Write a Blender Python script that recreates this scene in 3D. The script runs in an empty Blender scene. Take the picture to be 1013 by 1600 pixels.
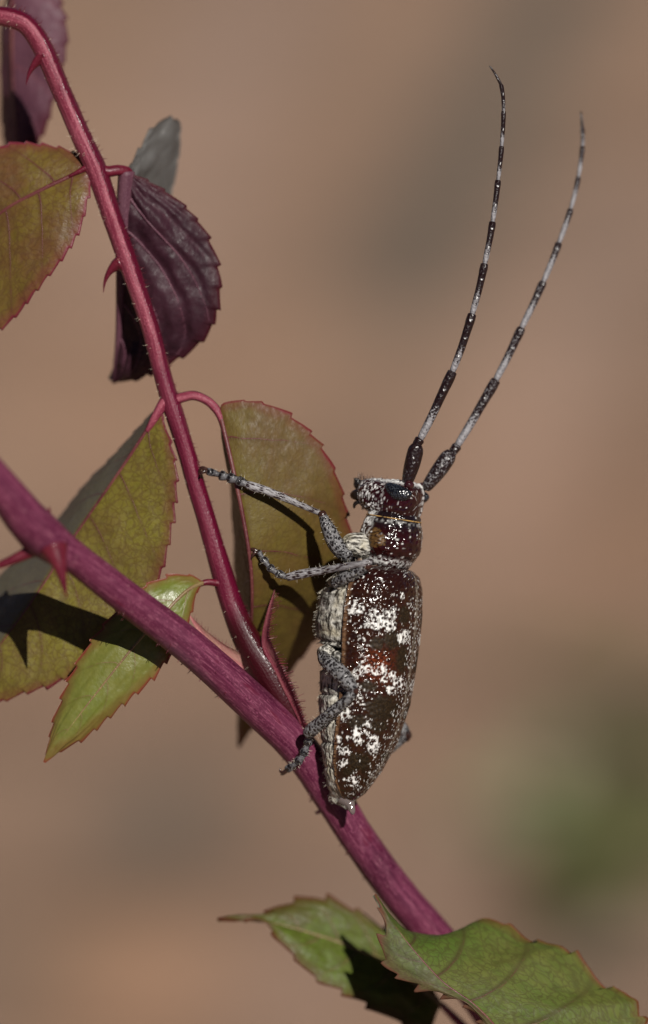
import bpy, math, random
import numpy as np
from mathutils import Vector, Matrix

# ------------------------------------------------------------------ camera, world, sun, exposure
# one Blender unit is one centimetre
random.seed(7); rng = np.random.default_rng(7)
SC = bpy.context.scene
SC.unit_settings.system = 'METRIC'; SC.unit_settings.scale_length = 0.01
COL = SC.collection
PITCH = math.radians(28.0)
CAM = np.array((0.0, 0.0, 45.0)); DIST = 30.0; PXU = 250.0
RIGHT = np.array((1.0, 0, 0)); FWD = np.array((0, math.cos(PITCH), -math.sin(PITCH))); UP = np.array((0, math.sin(PITCH), math.cos(PITCH)))
FOCUS = -80.0                                    # depth of the sharp plane, hundredths of a cm scale as in P()
cd = bpy.data.cameras.new('camera'); cam = bpy.data.objects.new('camera', cd); COL.objects.link(cam)
cam.location = CAM; cam.rotation_euler = (math.pi / 2 - PITCH, 0, 0)
cd.sensor_fit = 'VERTICAL'; cd.sensor_height = 36.0; cd.lens = 36.0 * DIST / 6.4
cd.clip_start = 1.0; cd.clip_end = 60000.0
cd.dof.use_dof = True; cd.dof.focus_distance = DIST + FOCUS / PXU
APERTURE = 1.28                                   # lens opening in cm
cd.dof.aperture_fstop = cd.lens * 1e-3 / APERTURE
SC.camera = cam

SUNC = np.array((0.25, 0.38, 0.89))              # right, up, towards the camera
SUND = SUNC[0] * RIGHT + SUNC[1] * UP - SUNC[2] * FWD; SUND /= np.linalg.norm(SUND)
elev = math.asin(SUND[2]); azim = math.atan2(SUND[0], SUND[1])
W = bpy.data.worlds.new('World'); SC.world = W; W.use_nodes = True
nt = W.node_tree; bg = nt.nodes['Background']; sky = nt.nodes.new('ShaderNodeTexSky')
sky.sky_type = 'NISHITA'; sky.sun_disc = False; sky.sun_elevation = elev; sky.sun_rotation = azim; sky.air_density = .28; sky.dust_density = .2; sky.altitude = 2500
nt.links.new(sky.outputs[0], bg.inputs[0]); bg.inputs[1].default_value = 0.05
sd = bpy.data.lights.new('sun', 'SUN'); sd.energy = 5.0; sd.angle = math.radians(0.53); sd.color = (1.0, 0.955, 0.89)
sun = bpy.data.objects.new('sun', sd); COL.objects.link(sun)
sun.rotation_euler = Vector(SUND).to_track_quat('Z', 'Y').to_euler(); sun.location = (40, -60, 120)
SC.view_settings.view_transform = 'Standard'; SC.view_settings.look = 'None'
SC.view_settings.exposure = 0.03; SC.view_settings.gamma = 1.0; SC.view_settings.use_curve_mapping = False
SC.cycles.use_denoising = True; SC.cycles.max_bounces = 8; SC.cycles.caustics_reflective = False; SC.cycles.caustics_refractive = False

# ------------------------------------------------------------------ helpers
def P(px, py, d=0.0):
    k = (DIST * PXU + d) / (DIST * PXU)
    return CAM + RIGHT * ((px - 506.5) * k / PXU) + UP * ((800 - py) * k / PXU) + FWD * (DIST + d / PXU)

def cr(pts, n):
    """Catmull-Rom through pts (m x k), n samples evenly along the length."""
    p = np.asarray(pts, float); m = len(p)
    if m == 2:
        t = np.linspace(0, 1, n)[:, None]; return p[0] * (1 - t) + p[1] * t
    q = np.vstack([2 * p[0] - p[1], p, 2 * p[-1] - p[-2]])
    out = []
    for i in range(m - 1):
        a, b, c, d = q[i], q[i + 1], q[i + 2], q[i + 3]
        for t in np.linspace(0, 1, 24, endpoint=False):
            out.append(0.5 * ((2 * b) + (c - a) * t + (2 * a - 5 * b + 4 * c - d) * t * t + (3 * b - a - 3 * c + d) * t ** 3))
    out.append(p[-1]); out = np.array(out)
    s = np.concatenate([[0], np.cumsum(np.linalg.norm(np.diff(out[:, :3], axis=0), axis=1))])
    u = np.linspace(0, s[-1], n)
    return np.stack([np.interp(u, s, out[:, j]) for j in range(out.shape[1])], 1)

def empty(name, base, parent=None):
    o = bpy.data.objects.new(name, None); COL.objects.link(o); o.empty_display_size = 0.2
    if parent is None: o.location = base
    else: o.parent = parent
    return o

def tag(o, label=None, cat=None, group=None, kind=None):
    if label: o['label'] = label
    if cat: o['category'] = cat
    if group: o['group'] = group
    if kind: o['kind'] = kind
    return o

def mesh(name, v, f, mat, parent=None, base=(0, 0, 0), attrs=None, smooth=True):
    me = bpy.data.meshes.new(name)
    v = np.asarray(v, float) - np.asarray(base)
    me.from_pydata(v.tolist(), [], [list(map(int, q)) for q in f]); me.update()
    if smooth: me.polygons.foreach_set('use_smooth', np.ones(len(me.polygons), bool))
    for k, a in (attrs or {}).items():
        a = np.asarray(a, np.float32)
        if a.ndim == 1:
            at = me.attributes.new(k, 'FLOAT', 'POINT'); at.data.foreach_set('value', a)
        elif k == 'col':
            at = me.attributes.new(k, 'FLOAT_COLOR', 'POINT')
            at.data.foreach_set('color', np.concatenate([a, np.ones((len(a), 1), np.float32)], 1).ravel())
        else:
            at = me.attributes.new(k, 'FLOAT_VECTOR', 'POINT'); at.data.foreach_set('vector', a.ravel())
    me.materials.append(mat)
    o = bpy.data.objects.new(name, me); COL.objects.link(o)
    if parent is not None: o.parent = parent
    return o

def grid_faces(nr, nc, wrap=False, off=0):
    f = []
    for i in range(nr - 1):
        for j in range(nc if wrap else nc - 1):
            j2 = (j + 1) % nc
            f.append((off + i * nc + j, off + i * nc + j2, off + (i + 1) * nc + j2, off + (i + 1) * nc + j))
    return f

def tube_geo(path, n=40, seg=14, flat=1.0, wob=0.0, caps=True, fn=None, refv=None):
    """path: world points with radius (cm). Returns verts, faces, tc attribute (length, cos, sin)."""
    c = cr(path, n); pts = c[:, :3]; rad = np.maximum(c[:, 3], 1e-4)
    tan = np.gradient(pts, axis=0); tan /= np.linalg.norm(tan, axis=1)[:, None]
    ref = -FWD if refv is None else refv
    s = np.concatenate([[0], np.cumsum(np.linalg.norm(np.diff(pts, axis=0), axis=1))])
    V, A = [], []
    th = np.linspace(0, 2 * math.pi, seg, endpoint=False)
    for i in range(n):
        nn = ref - tan[i] * ref.dot(tan[i]); nn /= np.linalg.norm(nn); bb = np.cross(tan[i], nn)
        r = rad[i] * (1 + wob * (np.sin(s[i] * 9 + th * 2) * .5 + np.sin(s[i] * 21 + th * 3) * .5))
        if fn is not None: r = r * fn(i / (n - 1), th)
        V.append(pts[i] + nn * (np.cos(th) * r * flat)[:, None] + bb * (np.sin(th) * r)[:, None])
        A.append(np.stack([np.full(seg, s[i]), np.cos(th) * rad[i], np.sin(th) * rad[i]], 1))
    V = np.vstack(V); A = np.vstack(A); f = grid_faces(n, seg, True)
    if caps:
        k = len(V); V = np.vstack([V, pts[0] - tan[0] * rad[0] * .4, pts[-1] + tan[-1] * rad[-1] * .4])
        A = np.vstack([A, [0, 0, 0], [s[-1], 0, 0]])
        for j in range(seg):
            f.append((k, (j + 1) % seg, j)); f.append((k + 1, (n - 1) * seg + j, (n - 1) * seg + (j + 1) % seg))
    return V, f, A

def W4(px, py, d, r):
    k = (DIST * PXU + d) / (DIST * PXU)
    return np.append(P(px, py, d), r * k / PXU)

def tube(name, pts, mat, parent, base, n=40, seg=14, extra=None, **kw):
    path = [W4(*p) for p in pts]
    V, f, A = tube_geo(path, n, seg, **kw)
    at = {'tc': A}
    if extra: at.update(extra(A, len(V)))
    return mesh(name, V, f, mat, parent, base, at)

# value noise for meshes
_tab = rng.random((64, 64, 64)).astype(np.float32)
def vnoise(x, y, z=0.0):
    x, y, z = np.broadcast_arrays(np.asarray(x, float), np.asarray(y, float), np.asarray(z, float))
    xi, yi, zi = np.floor(x).astype(int), np.floor(y).astype(int), np.floor(z).astype(int)
    fx, fy, fz = x - xi, y - yi, z - zi
    fx, fy, fz = fx * fx * (3 - 2 * fx), fy * fy * (3 - 2 * fy), fz * fz * (3 - 2 * fz)
    g = lambda a, b, c: _tab[(xi + a) % 64, (yi + b) % 64, (zi + c) % 64]
    l = lambda a, b, t: a + (b - a) * t
    return l(l(l(g(0, 0, 0), g(1, 0, 0), fx), l(g(0, 1, 0), g(1, 1, 0), fx), fy),
             l(l(g(0, 0, 1), g(1, 0, 1), fx), l(g(0, 1, 1), g(1, 1, 1), fx), fy), fz)
def fbm(x, y, z=0.0, o=3):
    s, a, t = 0, .5, 0
    for k in range(o):
        s = s + a * vnoise(x * 2 ** k + 7.3 * k, y * 2 ** k + 3.1 * k, z * 2 ** k); t += a; a *= .5
    return s / t

# ------------------------------------------------------------------ materials
def newmat(name):
    m = bpy.data.materials.new(name); m.use_nodes = True
    t = m.node_tree; b = t.nodes['Principled BSDF']
    return m, t, b
class N:
    def __init__(s, t): s.t = t
    def node(s, ty, **kw):
        n = s.t.nodes.new(ty)
        for k, v in kw.items():
            if k == 'inp':
                for a, b in v.items(): n.inputs[a].default_value = b
            else: setattr(n, k, v)
        return n
    def link(s, a, b): s.t.links.new(a, b)
    def attr(s, name): return s.node('ShaderNodeAttribute', attribute_name=name)
    def math(s, op, a, b=None, clamp=False):
        n = s.node('ShaderNodeMath', operation=op, use_clamp=clamp)
        for i, x in enumerate((a, b)):
            if x is None: continue
            if isinstance(x, (int, float)): n.inputs[i].default_value = x
            else: s.link(x, n.inputs[i])
        return n.outputs[0]
    def mapr(s, x, a, b, c=0.0, d=1.0, smooth=True):
        n = s.node('ShaderNodeMapRange', interpolation_type='SMOOTHSTEP' if smooth else 'LINEAR')
        s.link(x, n.inputs[0])
        for i, v in zip((1, 2, 3, 4), (a, b, c, d)): n.inputs[i].default_value = v
        return n.outputs[0]
    def mix(s, fac, a, b, mode='MIX'):
        n = s.node('ShaderNodeMix', data_type='RGBA', blend_type=mode)
        if isinstance(fac, (int, float)): n.inputs[0].default_value = fac
        else: s.link(fac, n.inputs[0])
        for i, x in ((6, a), (7, b)):
            if isinstance(x, (tuple, list)): n.inputs[i].default_value = (*x, 1)
            else: s.link(x, n.inputs[i])
        return n.outputs[2]
    def noise(s, vec, scale, detail=3, rough=.55, dist=0):
        n = s.node('ShaderNodeTexNoise', inp={'Scale': scale, 'Detail': detail, 'Roughness': rough, 'Distortion': dist})
        s.link(vec, n.inputs['Vector']); return n.outputs[0]
    def voro(s, vec, scale, feature='F1', rand=1.0):
        n = s.node('ShaderNodeTexVoronoi', feature=feature, inp={'Scale': scale, 'Randomness': rand})
        s.link(vec, n.inputs['Vector']); return n.outputs['Distance']
    def scale(s, vec, xyz):
        n = s.node('ShaderNodeVectorMath', operation='MULTIPLY'); s.link(vec, n.inputs[0]); n.inputs[1].default_value = xyz
        return n.outputs[0]
    def bump(s, h, strength, dist, bsdf):
        n = s.node('ShaderNodeBump', inp={'Strength': strength, 'Distance': dist}); s.link(h, n.inputs['Height'])
        s.link(n.outputs[0], bsdf.inputs['Normal']); return n

def leaf_mat(name, main, second, vein, edge, under, trans=.25, rough=.42, spec=.4, blotch=.5, retic=1.0, bumpk=.5, spots=0.0):
    """lp = (length along, distance from midrib, signed side) in cm; vf = (u, |v|, secondary vein mask)"""
    m, t, b = newmat(name); n = N(t)
    lp = n.attr('lp').outputs['Vector']; vf = n.attr('vf').outputs['Vector']
    sep = n.node('ShaderNodeSeparateXYZ'); n.link(vf, sep.inputs[0])
    u, av, sv = sep.outputs
    nz = n.noise(lp, 2.2, 4, .6)
    base = n.mix(n.mapr(nz, .5 - .3 * blotch, .5 + .3 * blotch), main, second)
    nz2 = n.noise(lp, 16, 3, .6)
    base = n.mix(n.mapr(nz2, .3, .75, 0, .45), base, tuple(c * .62 for c in main))
    dn = n.node('ShaderNodeTexNoise', inp={'Scale': 14.0, 'Detail': 3.0}); n.link(lp, dn.inputs['Vector'])
    dv = n.node('ShaderNodeVectorMath', operation='MULTIPLY_ADD'); n.link(dn.outputs['Color'], dv.inputs[0]); dv.inputs[1].default_value = (.09, .09, 0); n.link(lp, dv.inputs[2])
    lq = dv.outputs[0]
    ve = n.voro(lq, 21, 'DISTANCE_TO_EDGE', 1.0); vs = n.voro(lq, 7.5, 'DISTANCE_TO_EDGE', .9)
    r1 = n.mapr(ve, .0, .13, .52 * retic, 0); r2 = n.mapr(vs, .0, .06, .42 * retic, 0)
    veins = n.math('MAXIMUM', n.math('MAXIMUM', r1, r2), n.math('MULTIPLY', sv, 1.0), True)
    base = n.mix(veins, base, vein)
    if spots:
        sp = n.voro(lp, 2.6); base = n.mix(n.mapr(sp, .12, .22, spots, 0), base, (.055, .04, .006))
    em = n.math('ADD', u, n.math('MULTIPLY', n.math('SUBTRACT', n.noise(lp, 9, 2), .5), .035))
    base = n.mix(n.mapr(em, .004, .024, .95, 0), base, edge)
    base = n.mix(n.mapr(n.math('ADD', u, n.math('MULTIPLY', n.math('SUBTRACT', n.noise(lp, 4, 2), .5), .12)), .02, .09, .35, 0), base, edge)
    base = n.mix(n.math('MULTIPLY', n.attr('painted_sheen').outputs['Fac'], .8), base, (.098, .090, .078))  # grey sky sheen painted into the colour of chosen leaf halves
    un = n.mix(n.math('MULTIPLY', veins, .5), under, tuple(c * .6 for c in under))
    colr = n.mix(n.attr('under').outputs['Fac'], base, un)
    n.link(colr, b.inputs['Base Color'])
    rg = n.mapr(n.noise(lp, 30, 2), .3, .7, rough - .08, rough + .14); n.link(rg, b.inputs['Roughness'])
    b.inputs['Specular IOR Level'].default_value = spec
    h = n.math('ADD', n.math('MULTIPLY', n.math('MAXIMUM', r1, r2), -.12), n.math('MULTIPLY', n.noise(lp, 55, 2), .5))
    bp = n.bump(h, bumpk, .012, b)
    tr = n.node('ShaderNodeBsdfTranslucent'); n.link(n.mix(.5, colr, (main[0] * 1.6, main[1] * 1.5, main[2])), tr.inputs[0])
    mx = n.node('ShaderNodeMixShader'); mx.inputs[0].default_value = trans
    n.link(b.outputs[0], mx.inputs[1]); n.link(tr.outputs[0], mx.inputs[2])
    n.link(mx.outputs[0], t.nodes['Material Output'].inputs['Surface'])
    return m

def stem_mat(name, main, streak, dark, stripe=26, rough=.42, spec=.4, sunside=None, bumpk=.4, along=1.2, low=None, pores=False):
    """tc = (length, cos, sin) in cm round the stem"""
    m, t, b = newmat(name); n = N(t)
    tc = n.attr('tc').outputs['Vector']
    st = n.noise(n.scale(tc, (along, stripe, stripe)), 1.0, 4, .62)
    c = n.mix(n.mapr(st, .36, .68), main, streak)
    c = n.mix(n.mapr(n.noise(tc, 2.1, 3), .48, .72, 0, .65), c, dark)
    c = n.mix(n.mapr(n.noise(tc, 75, 2, .7), .56, .70, 0, .45), c, tuple(min(1, x * 1.9 + .03) for x in streak))
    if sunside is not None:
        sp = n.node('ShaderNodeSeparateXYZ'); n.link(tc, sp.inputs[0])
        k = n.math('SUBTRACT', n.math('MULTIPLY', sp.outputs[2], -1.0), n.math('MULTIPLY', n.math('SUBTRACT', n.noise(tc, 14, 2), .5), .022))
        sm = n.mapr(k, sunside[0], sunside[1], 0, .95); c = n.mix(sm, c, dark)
    if low is not None:                          # redder towards the foot of the stalk
        sl = n.node('ShaderNodeSeparateXYZ'); n.link(tc, sl.inputs[0])
        c = n.mix(n.mapr(n.math('ADD', sl.outputs[0], n.math('MULTIPLY', n.noise(tc, 5, 2), .5)), low[0], low[1], 0, .68), c, low[2])
        c = n.mix(n.mapr(sl.outputs[0], 4.1, 4.4, 0, .95), c, (.034, .0008, .0035))
    if pores:
        pv = n.voro(n.scale(tc, (.55, 1, 1)), 17); c = n.mix(n.mapr(pv, .06, .14, .35, 0), c, (.30, .14, .16))
        f2 = n.noise(n.scale(tc, (2.2, 9, 9)), 1.0, 3, .6); c = n.mix(n.mapr(f2, .60, .70, 0, .8), c, (.085, .003, .018))
        g2 = n.noise(n.scale(tc, (.8, 3, 3)), 1.0, 2); c = n.mix(n.mapr(g2, .55, .75, 0, .5), c, (.10, .055, .075))
        f3 = n.noise(n.scale(tc, (14, 120, 120)), 1.0, 2, .6); c = n.mix(n.mapr(f3, .54, .66, 0, .5), c, (.27, .09, .135))
    n.link(c, b.inputs['Base Color'])
    b.inputs['Roughness'].default_value = rough; b.inputs['Specular IOR Level'].default_value = spec
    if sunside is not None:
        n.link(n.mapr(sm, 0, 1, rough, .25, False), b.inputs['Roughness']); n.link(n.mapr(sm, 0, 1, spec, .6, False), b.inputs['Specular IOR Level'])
    n.bump(n.math('ADD', n.math('MULTIPLY', st, .7), n.math('MULTIPLY', n.noise(tc, 70, 2), .4)), bumpk, .02, b)
    return m

def plain_mat(name, col, rough=.5, spec=.5, var=.3, scale=12, bumpk=.2, bd=.01, sss=0):
    m, t, b = newmat(name); n = N(t); tc = n.node('ShaderNodeTexCoord').outputs['Object']
    nz = n.noise(tc, scale, 4, .6)
    n.link(n.mix(n.mapr(nz, .3, .7), tuple(c * (1 - var) for c in col), tuple(min(1, c * (1 + var)) for c in col)), b.inputs['Base Color'])
    b.inputs['Roughness'].default_value = rough; b.inputs['Specular IOR Level'].default_value = spec
    if bumpk: n.bump(n.noise(tc, scale * 4, 3), bumpk, bd, b)
    return m

def pigment_mat(name, rough=.3, spec=.5, bumpk=.35, bscale=70, bd=.01):
    """colour from the painted 'col' attribute, gloss lower on pale down ('down' attribute)"""
    m, t, b = newmat(name); n = N(t); tc = n.node('ShaderNodeTexCoord').outputs['Object']
    ca = n.attr('col').outputs['Color']
    nz = n.noise(tc, 110, 2)
    n.link(n.mix(n.mapr(nz, .3, .7, 0, .5), ca, n.mix(.5, ca, (0, 0, 0))), b.inputs['Base Color'])
    dn = n.attr('down').outputs['Fac']
    n.link(n.mapr(dn, 0, 1, rough, .8, False), b.inputs['Roughness'])
    n.link(n.mapr(dn, 0, 1, spec, .12, False), b.inputs['Specular IOR Level'])
    h = n.math('ADD', n.voro(tc, bscale, 'SMOOTH_F1'), n.math('MULTIPLY', n.noise(tc, 60, 1), .25))
    n.bump(h, bumpk, bd, b)
    return m

def down_mat(name, dark, pale, scale=60, thr=(.18, .36), rough=.38, cover=1.0, spec=.45, stretch=(1, 1, 1), attr='tc'):
    """dark cuticle under grey down, with bare dark pits"""
    m, t, b = newmat(name); n = N(t); tc = n.scale(n.attr(attr).outputs['Vector'], stretch)
    v = n.voro(tc, scale); nz = n.noise(tc, scale * .16, 3); f = n.noise(tc, scale * 2.2, 2)
    k = n.math('MULTIPLY', n.mapr(v, thr[0], thr[1]), n.mapr(nz, .30, .52, .25, cover))
    k = n.math('MULTIPLY', k, n.mapr(f, .25, .6, .45, 1.0), True)
    n.link(n.mix(k, dark, pale), b.inputs['Base Color'])
    n.link(n.mapr(k, 0, 1, rough, .78, False), b.inputs['Roughness']); n.link(n.mapr(k, 0, 1, spec, .15, False), b.inputs['Specular IOR Level'])
    n.bump(n.math('ADD', v, n.math('MULTIPLY', f, .7)), .45, .012, b)
    return m

M = {}
M['cane'] = stem_mat('cane_bark', (.070, .007, .027), (.150, .032, .066), (.040, .003, .015), 46, .5, .25, None, .16, .8, None, True)
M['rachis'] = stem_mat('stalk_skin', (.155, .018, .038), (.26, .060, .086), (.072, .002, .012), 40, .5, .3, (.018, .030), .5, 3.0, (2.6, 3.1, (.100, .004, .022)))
M['petiole'] = stem_mat('petiole_skin', (.070, .002, .010), (.12, .008, .022), (.035, .001, .006), 30, .4, .35, None, .3, 2.0)
M['stipule'] = stem_mat('stipule_skin', (.15, .022, .040), (.25, .085, .090), (.085, .006, .018), 26, .5, .25, None, .4, 4.0)
M['stipule_pale'] = stem_mat('pale_stipule_skin', (.42, .15, .16), (.50, .28, .22), (.30, .06, .09), 26, .5, .3, None, .4, 4.0)
M['thorn'] = stem_mat('thorn_skin', (.075, .003, .012), (.12, .012, .022), (.04, .002, .006), 20, .34, .4, None, .2, 3.0)
M['bristle'] = plain_mat('bristle_hair', (.12, .018, .028), .35, .5, .5, 30, 0)
M['palehair'] = plain_mat('pale_hair', (.55, .45, .34), .35, .6, .3, 30, 0)
M['midrib'] = stem_mat('midrib_skin', (.085, .016, .020), (.13, .04, .035), (.05, .004, .010), 30, .45, .35, None, .2, 3.0)
M['plumrib'] = stem_mat('plum_rib_skin', (.080, .028, .044), (.11, .045, .062), (.05, .014, .024), 30, .5, .25, None, .3, 3.0)
M['midrib_green'] = stem_mat('green_midrib_skin', (.15, .085, .045), (.22, .18, .06), (.10, .05, .035), 30, .4, .4, None, .2, 3.0)
M['olive'] = leaf_mat('olive_leaf', (.168, .142, .020), (.140, .100, .022), (.070, .034, .012), (.12, .010, .022), (.10, .085, .055), .16, .45, .3)
M['olive2'] = leaf_mat('brownish_olive_leaf', (.128, .092, .018), (.112, .064, .018), (.065, .034, .012), (.13, .015, .018), (.040, .004, .008), .18, .5, .2, .5, .6)  # browner, duller olive as the leaflet's own colour
M['gold'] = leaf_mat('gold_leaf', (.150, .104, .018), (.125, .058, .022), (.080, .034, .016), (.15, .014, .030), (.10, .06, .04), .18, .42, .3)
M['lime'] = leaf_mat('lime_leaf', (.150, .178, .028), (.172, .172, .036), (.12, .12, .02), (.19, .035, .022), (.13, .14, .05), .22, .36, .45, .45, .45, .35, .6)
M['plum'] = leaf_mat('plum_leaf', (.105, .042, .060), (.075, .025, .040), (.12, .045, .062), (.055, .003, .009), (.085, .080, .075), .06, .5, .2, .5, .35, .6)
M['plum_dark'] = leaf_mat('dark_plum_leaf', (.038, .012, .020), (.018, .005, .009), (.055, .018, .028), (.040, .002, .006), (.095, .090, .085), .03, .5, .2, .5, .25, .6)
M['green'] = leaf_mat('green_leaf', (.078, .120, .018), (.112, .122, .026), (.050, .036, .012), (.13, .035, .012), (.14, .15, .10), .18, .58, .2, .5, 1.0, .5)
M['browngreen'] = leaf_mat('brown_green_leaf', (.088, .122, .015), (.080, .070, .014), (.055, .045, .012), (.08, .02, .008), (.12, .12, .07), .16, .52, .25, .35, .9, .45, .8)

# ------------------------------------------------------------------ ground
def soil_mat():
    m, t, b = newmat('dry_soil'); n = N(t)
    g = n.node('ShaderNodeNewGeometry').outputs['Position']
    big = n.noise(g, .035, 3, .5); mid = n.noise(g, .35, 4, .6); fine = n.noise(g, 3.5, 4, .65)
    c = n.mix(n.mapr(big, .32, .68), (.235, .150, .104), (.270, .172, .118))
    c = n.mix(n.mapr(mid, .45, .75, 0, .5), c, (.17, .125, .095))
    c = n.mix(n.mapr(fine, .5, .8, 0, .6), c, (.33, .22, .15))
    dark_tone = n.attr('dark_tone').outputs['Fac']  # darker brown tone in streaks and patches of the soil
    c = n.mix(n.math('MULTIPLY', dark_tone, .95, True), c, (.115, .092, .072))
    warm = n.attr('warm').outputs['Fac']
    c = n.mix(n.math('MULTIPLY', warm, .6), c, (.33, .185, .11))
    c = n.mix(n.math('MULTIPLY', n.attr('pale').outputs['Fac'], .6), c, (.32, .225, .185))
    n.link(c, b.inputs['Base Color']); b.inputs['Roughness'].default_value = .95; b.inputs['Specular IOR Level'].default_value = .15
    n.bump(n.math('ADD', mid, n.math('MULTIPLY', fine, .4)), .6, 1.0, b)
    return m
def gpoint(px, py):
    r = P(px, py, 0) - CAM; k = -CAM[2] / r[2]; return CAM + r * k
def make_ground():
    q = np.linspace(-1, 1, 281); w = np.sign(q) * (np.abs(q) * 130 + np.abs(q) ** 12 * 40000)
    X, Y = np.meshgrid(w, w + 85.0, indexing='ij')
    near = np.exp(-((X / 260) ** 2 + ((Y - 85) / 260) ** 2))
    Z = near * ((fbm(X * .06 + 9, Y * .06, 2.5, 4) - .5) * 5.0 + (fbm(X * .4, Y * .4, 8.1, 3) - .5) * 1.4)
    dark_tone = np.zeros_like(X); warm = np.zeros_like(X); pale = np.zeros_like(X)
    def patch(A, px, py, rx, ry, ang, k):
        c = gpoint(px, py); dx, dy = X - c[0], Y - c[1]; ca, sa = math.cos(ang), math.sin(ang)
        a, b2 = (dx * ca + dy * sa) / rx, (-dx * sa + dy * ca) / ry
        A[:] = np.maximum(A, k * np.exp(-(a * a + b2 * b2) ** 1.5) * np.clip(.6 + .8 * (fbm(X * .3, Y * .3, 1.0) - .1), 0, 1.2))
    def streak(A, p, q, wd, k):
        a, b2 = gpoint(*p)[:2], gpoint(*q)[:2]; ab = b2 - a; t = np.clip(((X - a[0]) * ab[0] + (Y - a[1]) * ab[1]) / (ab @ ab), 0, 1)
        dist = np.hypot(X - a[0] - t * ab[0], Y - a[1] - t * ab[1]); A[:] = np.maximum(A, k * np.exp(-(dist / wd) ** 2) * np.clip(.55 + .9 * (fbm(X * .4, Y * .4, 3.0) - .05), 0, 1.3))
    streak(dark_tone, (900, -60), (620, 430), 1.5, 1.35); streak(dark_tone, (300, 1180), (30, 1580), 1.1, 1.25); streak(dark_tone, (560, 560), (430, 800), 1.2, .45); streak(dark_tone, (1010, 900), (880, 1500), .9, .75)
    streak(pale, (420, -40), (240, 420), 1.4, .8); streak(pale, (980, 300), (760, 760), 1.6, .6); streak(pale, (700, 1300), (420, 1600), 1.2, .4)
    patch(dark_tone, 940, 400, 1.6, 8, 0, .4); patch(dark_tone, 420, 80, 3, 8, .3, .25)
    patch(warm, 180, 1530, 1.8, 4, 0, 1.0); patch(warm, 980, 720, 3, 5, 0, .6); patch(warm, 250, 560, 4, 5, 0, .3); patch(warm, 640, 700, 2, 3, 0, .4)
    V = np.stack([X.ravel(), Y.ravel(), Z.ravel()], 1); f = [q[::-1] for q in grid_faces(281, 281)]
    o = mesh('ground', V, f, soil_mat(), attrs={'dark_tone': dark_tone.ravel(), 'warm': warm.ravel(), 'pale': pale.ravel()})
    tag(o, 'bare brown soil far out of focus behind the plant', kind='structure')
make_ground()

# ------------------------------------------------------------------ rose branch
RB = gpoint(1250, 2600); RB = np.array((7.5, 36.5, 0.0))
rose = empty('rose_branch', RB)
tag(rose, 'thorny crimson rose cane with red leaf stalk and toothed leaflets carrying the beetle', 'rose branch')

def cane_d(x): return np.interp(x, [-40, 90, 470, 680, 1000], [-330, -232, 0, 110, 260])
CANE = [(-60, 690, 28), (-10, 748, 29), (15, 777, 30), (42, 812, 33), (72, 842, 35), (95, 858, 29), (122, 875, 25), (200, 936, 26.5), (300, 1013, 28), (400, 1103, 29.5), (470, 1172, 29.5), (520, 1246, 29), (560, 1310, 27.5), (620, 1393, 28), (685, 1470, 29), (760, 1570, 31), (850, 1690, 32), (1000, 1900, 34)]
def make_cane():
    path = [W4(x, y, cane_d(x), r) for x, y, r in CANE]
    e = path[-1]
    path += [np.array((e[0] + 1.6, e[1] + .6, e[2] - 5, .15)), np.array((RB[0] - .3, RB[1] - .4, 12, .19)), np.array((RB[0], RB[1], -1.0, .26))]
    V, f, A = tube_geo(path, 260, 40, wob=.012)
    return mesh('cane', V, f, M['cane'], rose, RB, {'tc': A})
cane = make_cane()
RACH = [(-40, 30, -10, 15), (-10, 24, -14, 15), (20, 28, -18, 16), (46, 42, -20, 16), (70, 80, -20, 16), (100, 150, -22, 15.5), (135, 230, -24, 16), (152, 268, -24, 17), (176, 340, -24, 15.5), (206, 425, -24, 15), (236, 515, -24, 14), (257, 595, -24, 14), (271, 640, -24, 15), (290, 700, -22, 14), (305, 752, -20, 14.5), (326, 822, -18, 15), (346, 890, -16, 16.5), (364, 948, -14, 18), (387, 1000, -14, 22), (414, 1044, -14, 26), (440, 1088, -10, 24), (474, 1150, -4, 12)]
def sgroove(t, th): return 1 + .05 * np.cos(3 * th + .6)
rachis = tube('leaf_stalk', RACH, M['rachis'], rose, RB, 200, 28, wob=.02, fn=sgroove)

def thorn(path, parent, mat='thorn'):
    return tube('thorn', path, M[mat], parent, RB, 26, 12)
# thorns of the stalk
tag(thorn([(70, 88, -22, 15), (63, 92, -22, 10.5), (54, 101, -22, 6.2), (47, 112, -22, 3.6), (43, 123, -22, 1.9), (41, 133, -22, .4)], rachis))
tag(thorn([(188, 412, -22, 14), (181, 415, -22, 9.5), (172, 424, -22, 5.4), (166, 435, -22, 3.2), (163, 446, -22, 1.6), (162, 457, -22, .4)], rachis))
# thorns of the cane's node
nd = -240
thorn([(84, 858, nd - 22, 24), (92, 880, nd - 30, 13), (97, 900, nd - 32, 7.5), (101, 918, nd - 32, 4), (104, 934, nd - 32, .7)], cane)
thorn([(70, 846, nd - 4, 22), (46, 862, nd - 6, 11), (24, 873, nd - 8, 8), (2, 882, nd - 8, 6), (-30, 893, nd - 8, .8)], cane)
thorn([(62, 828, nd - 10, 18), (72, 812, nd - 4, 8), (76, 800, nd, 4), (78, 792, nd, .6)], cane)

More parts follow.
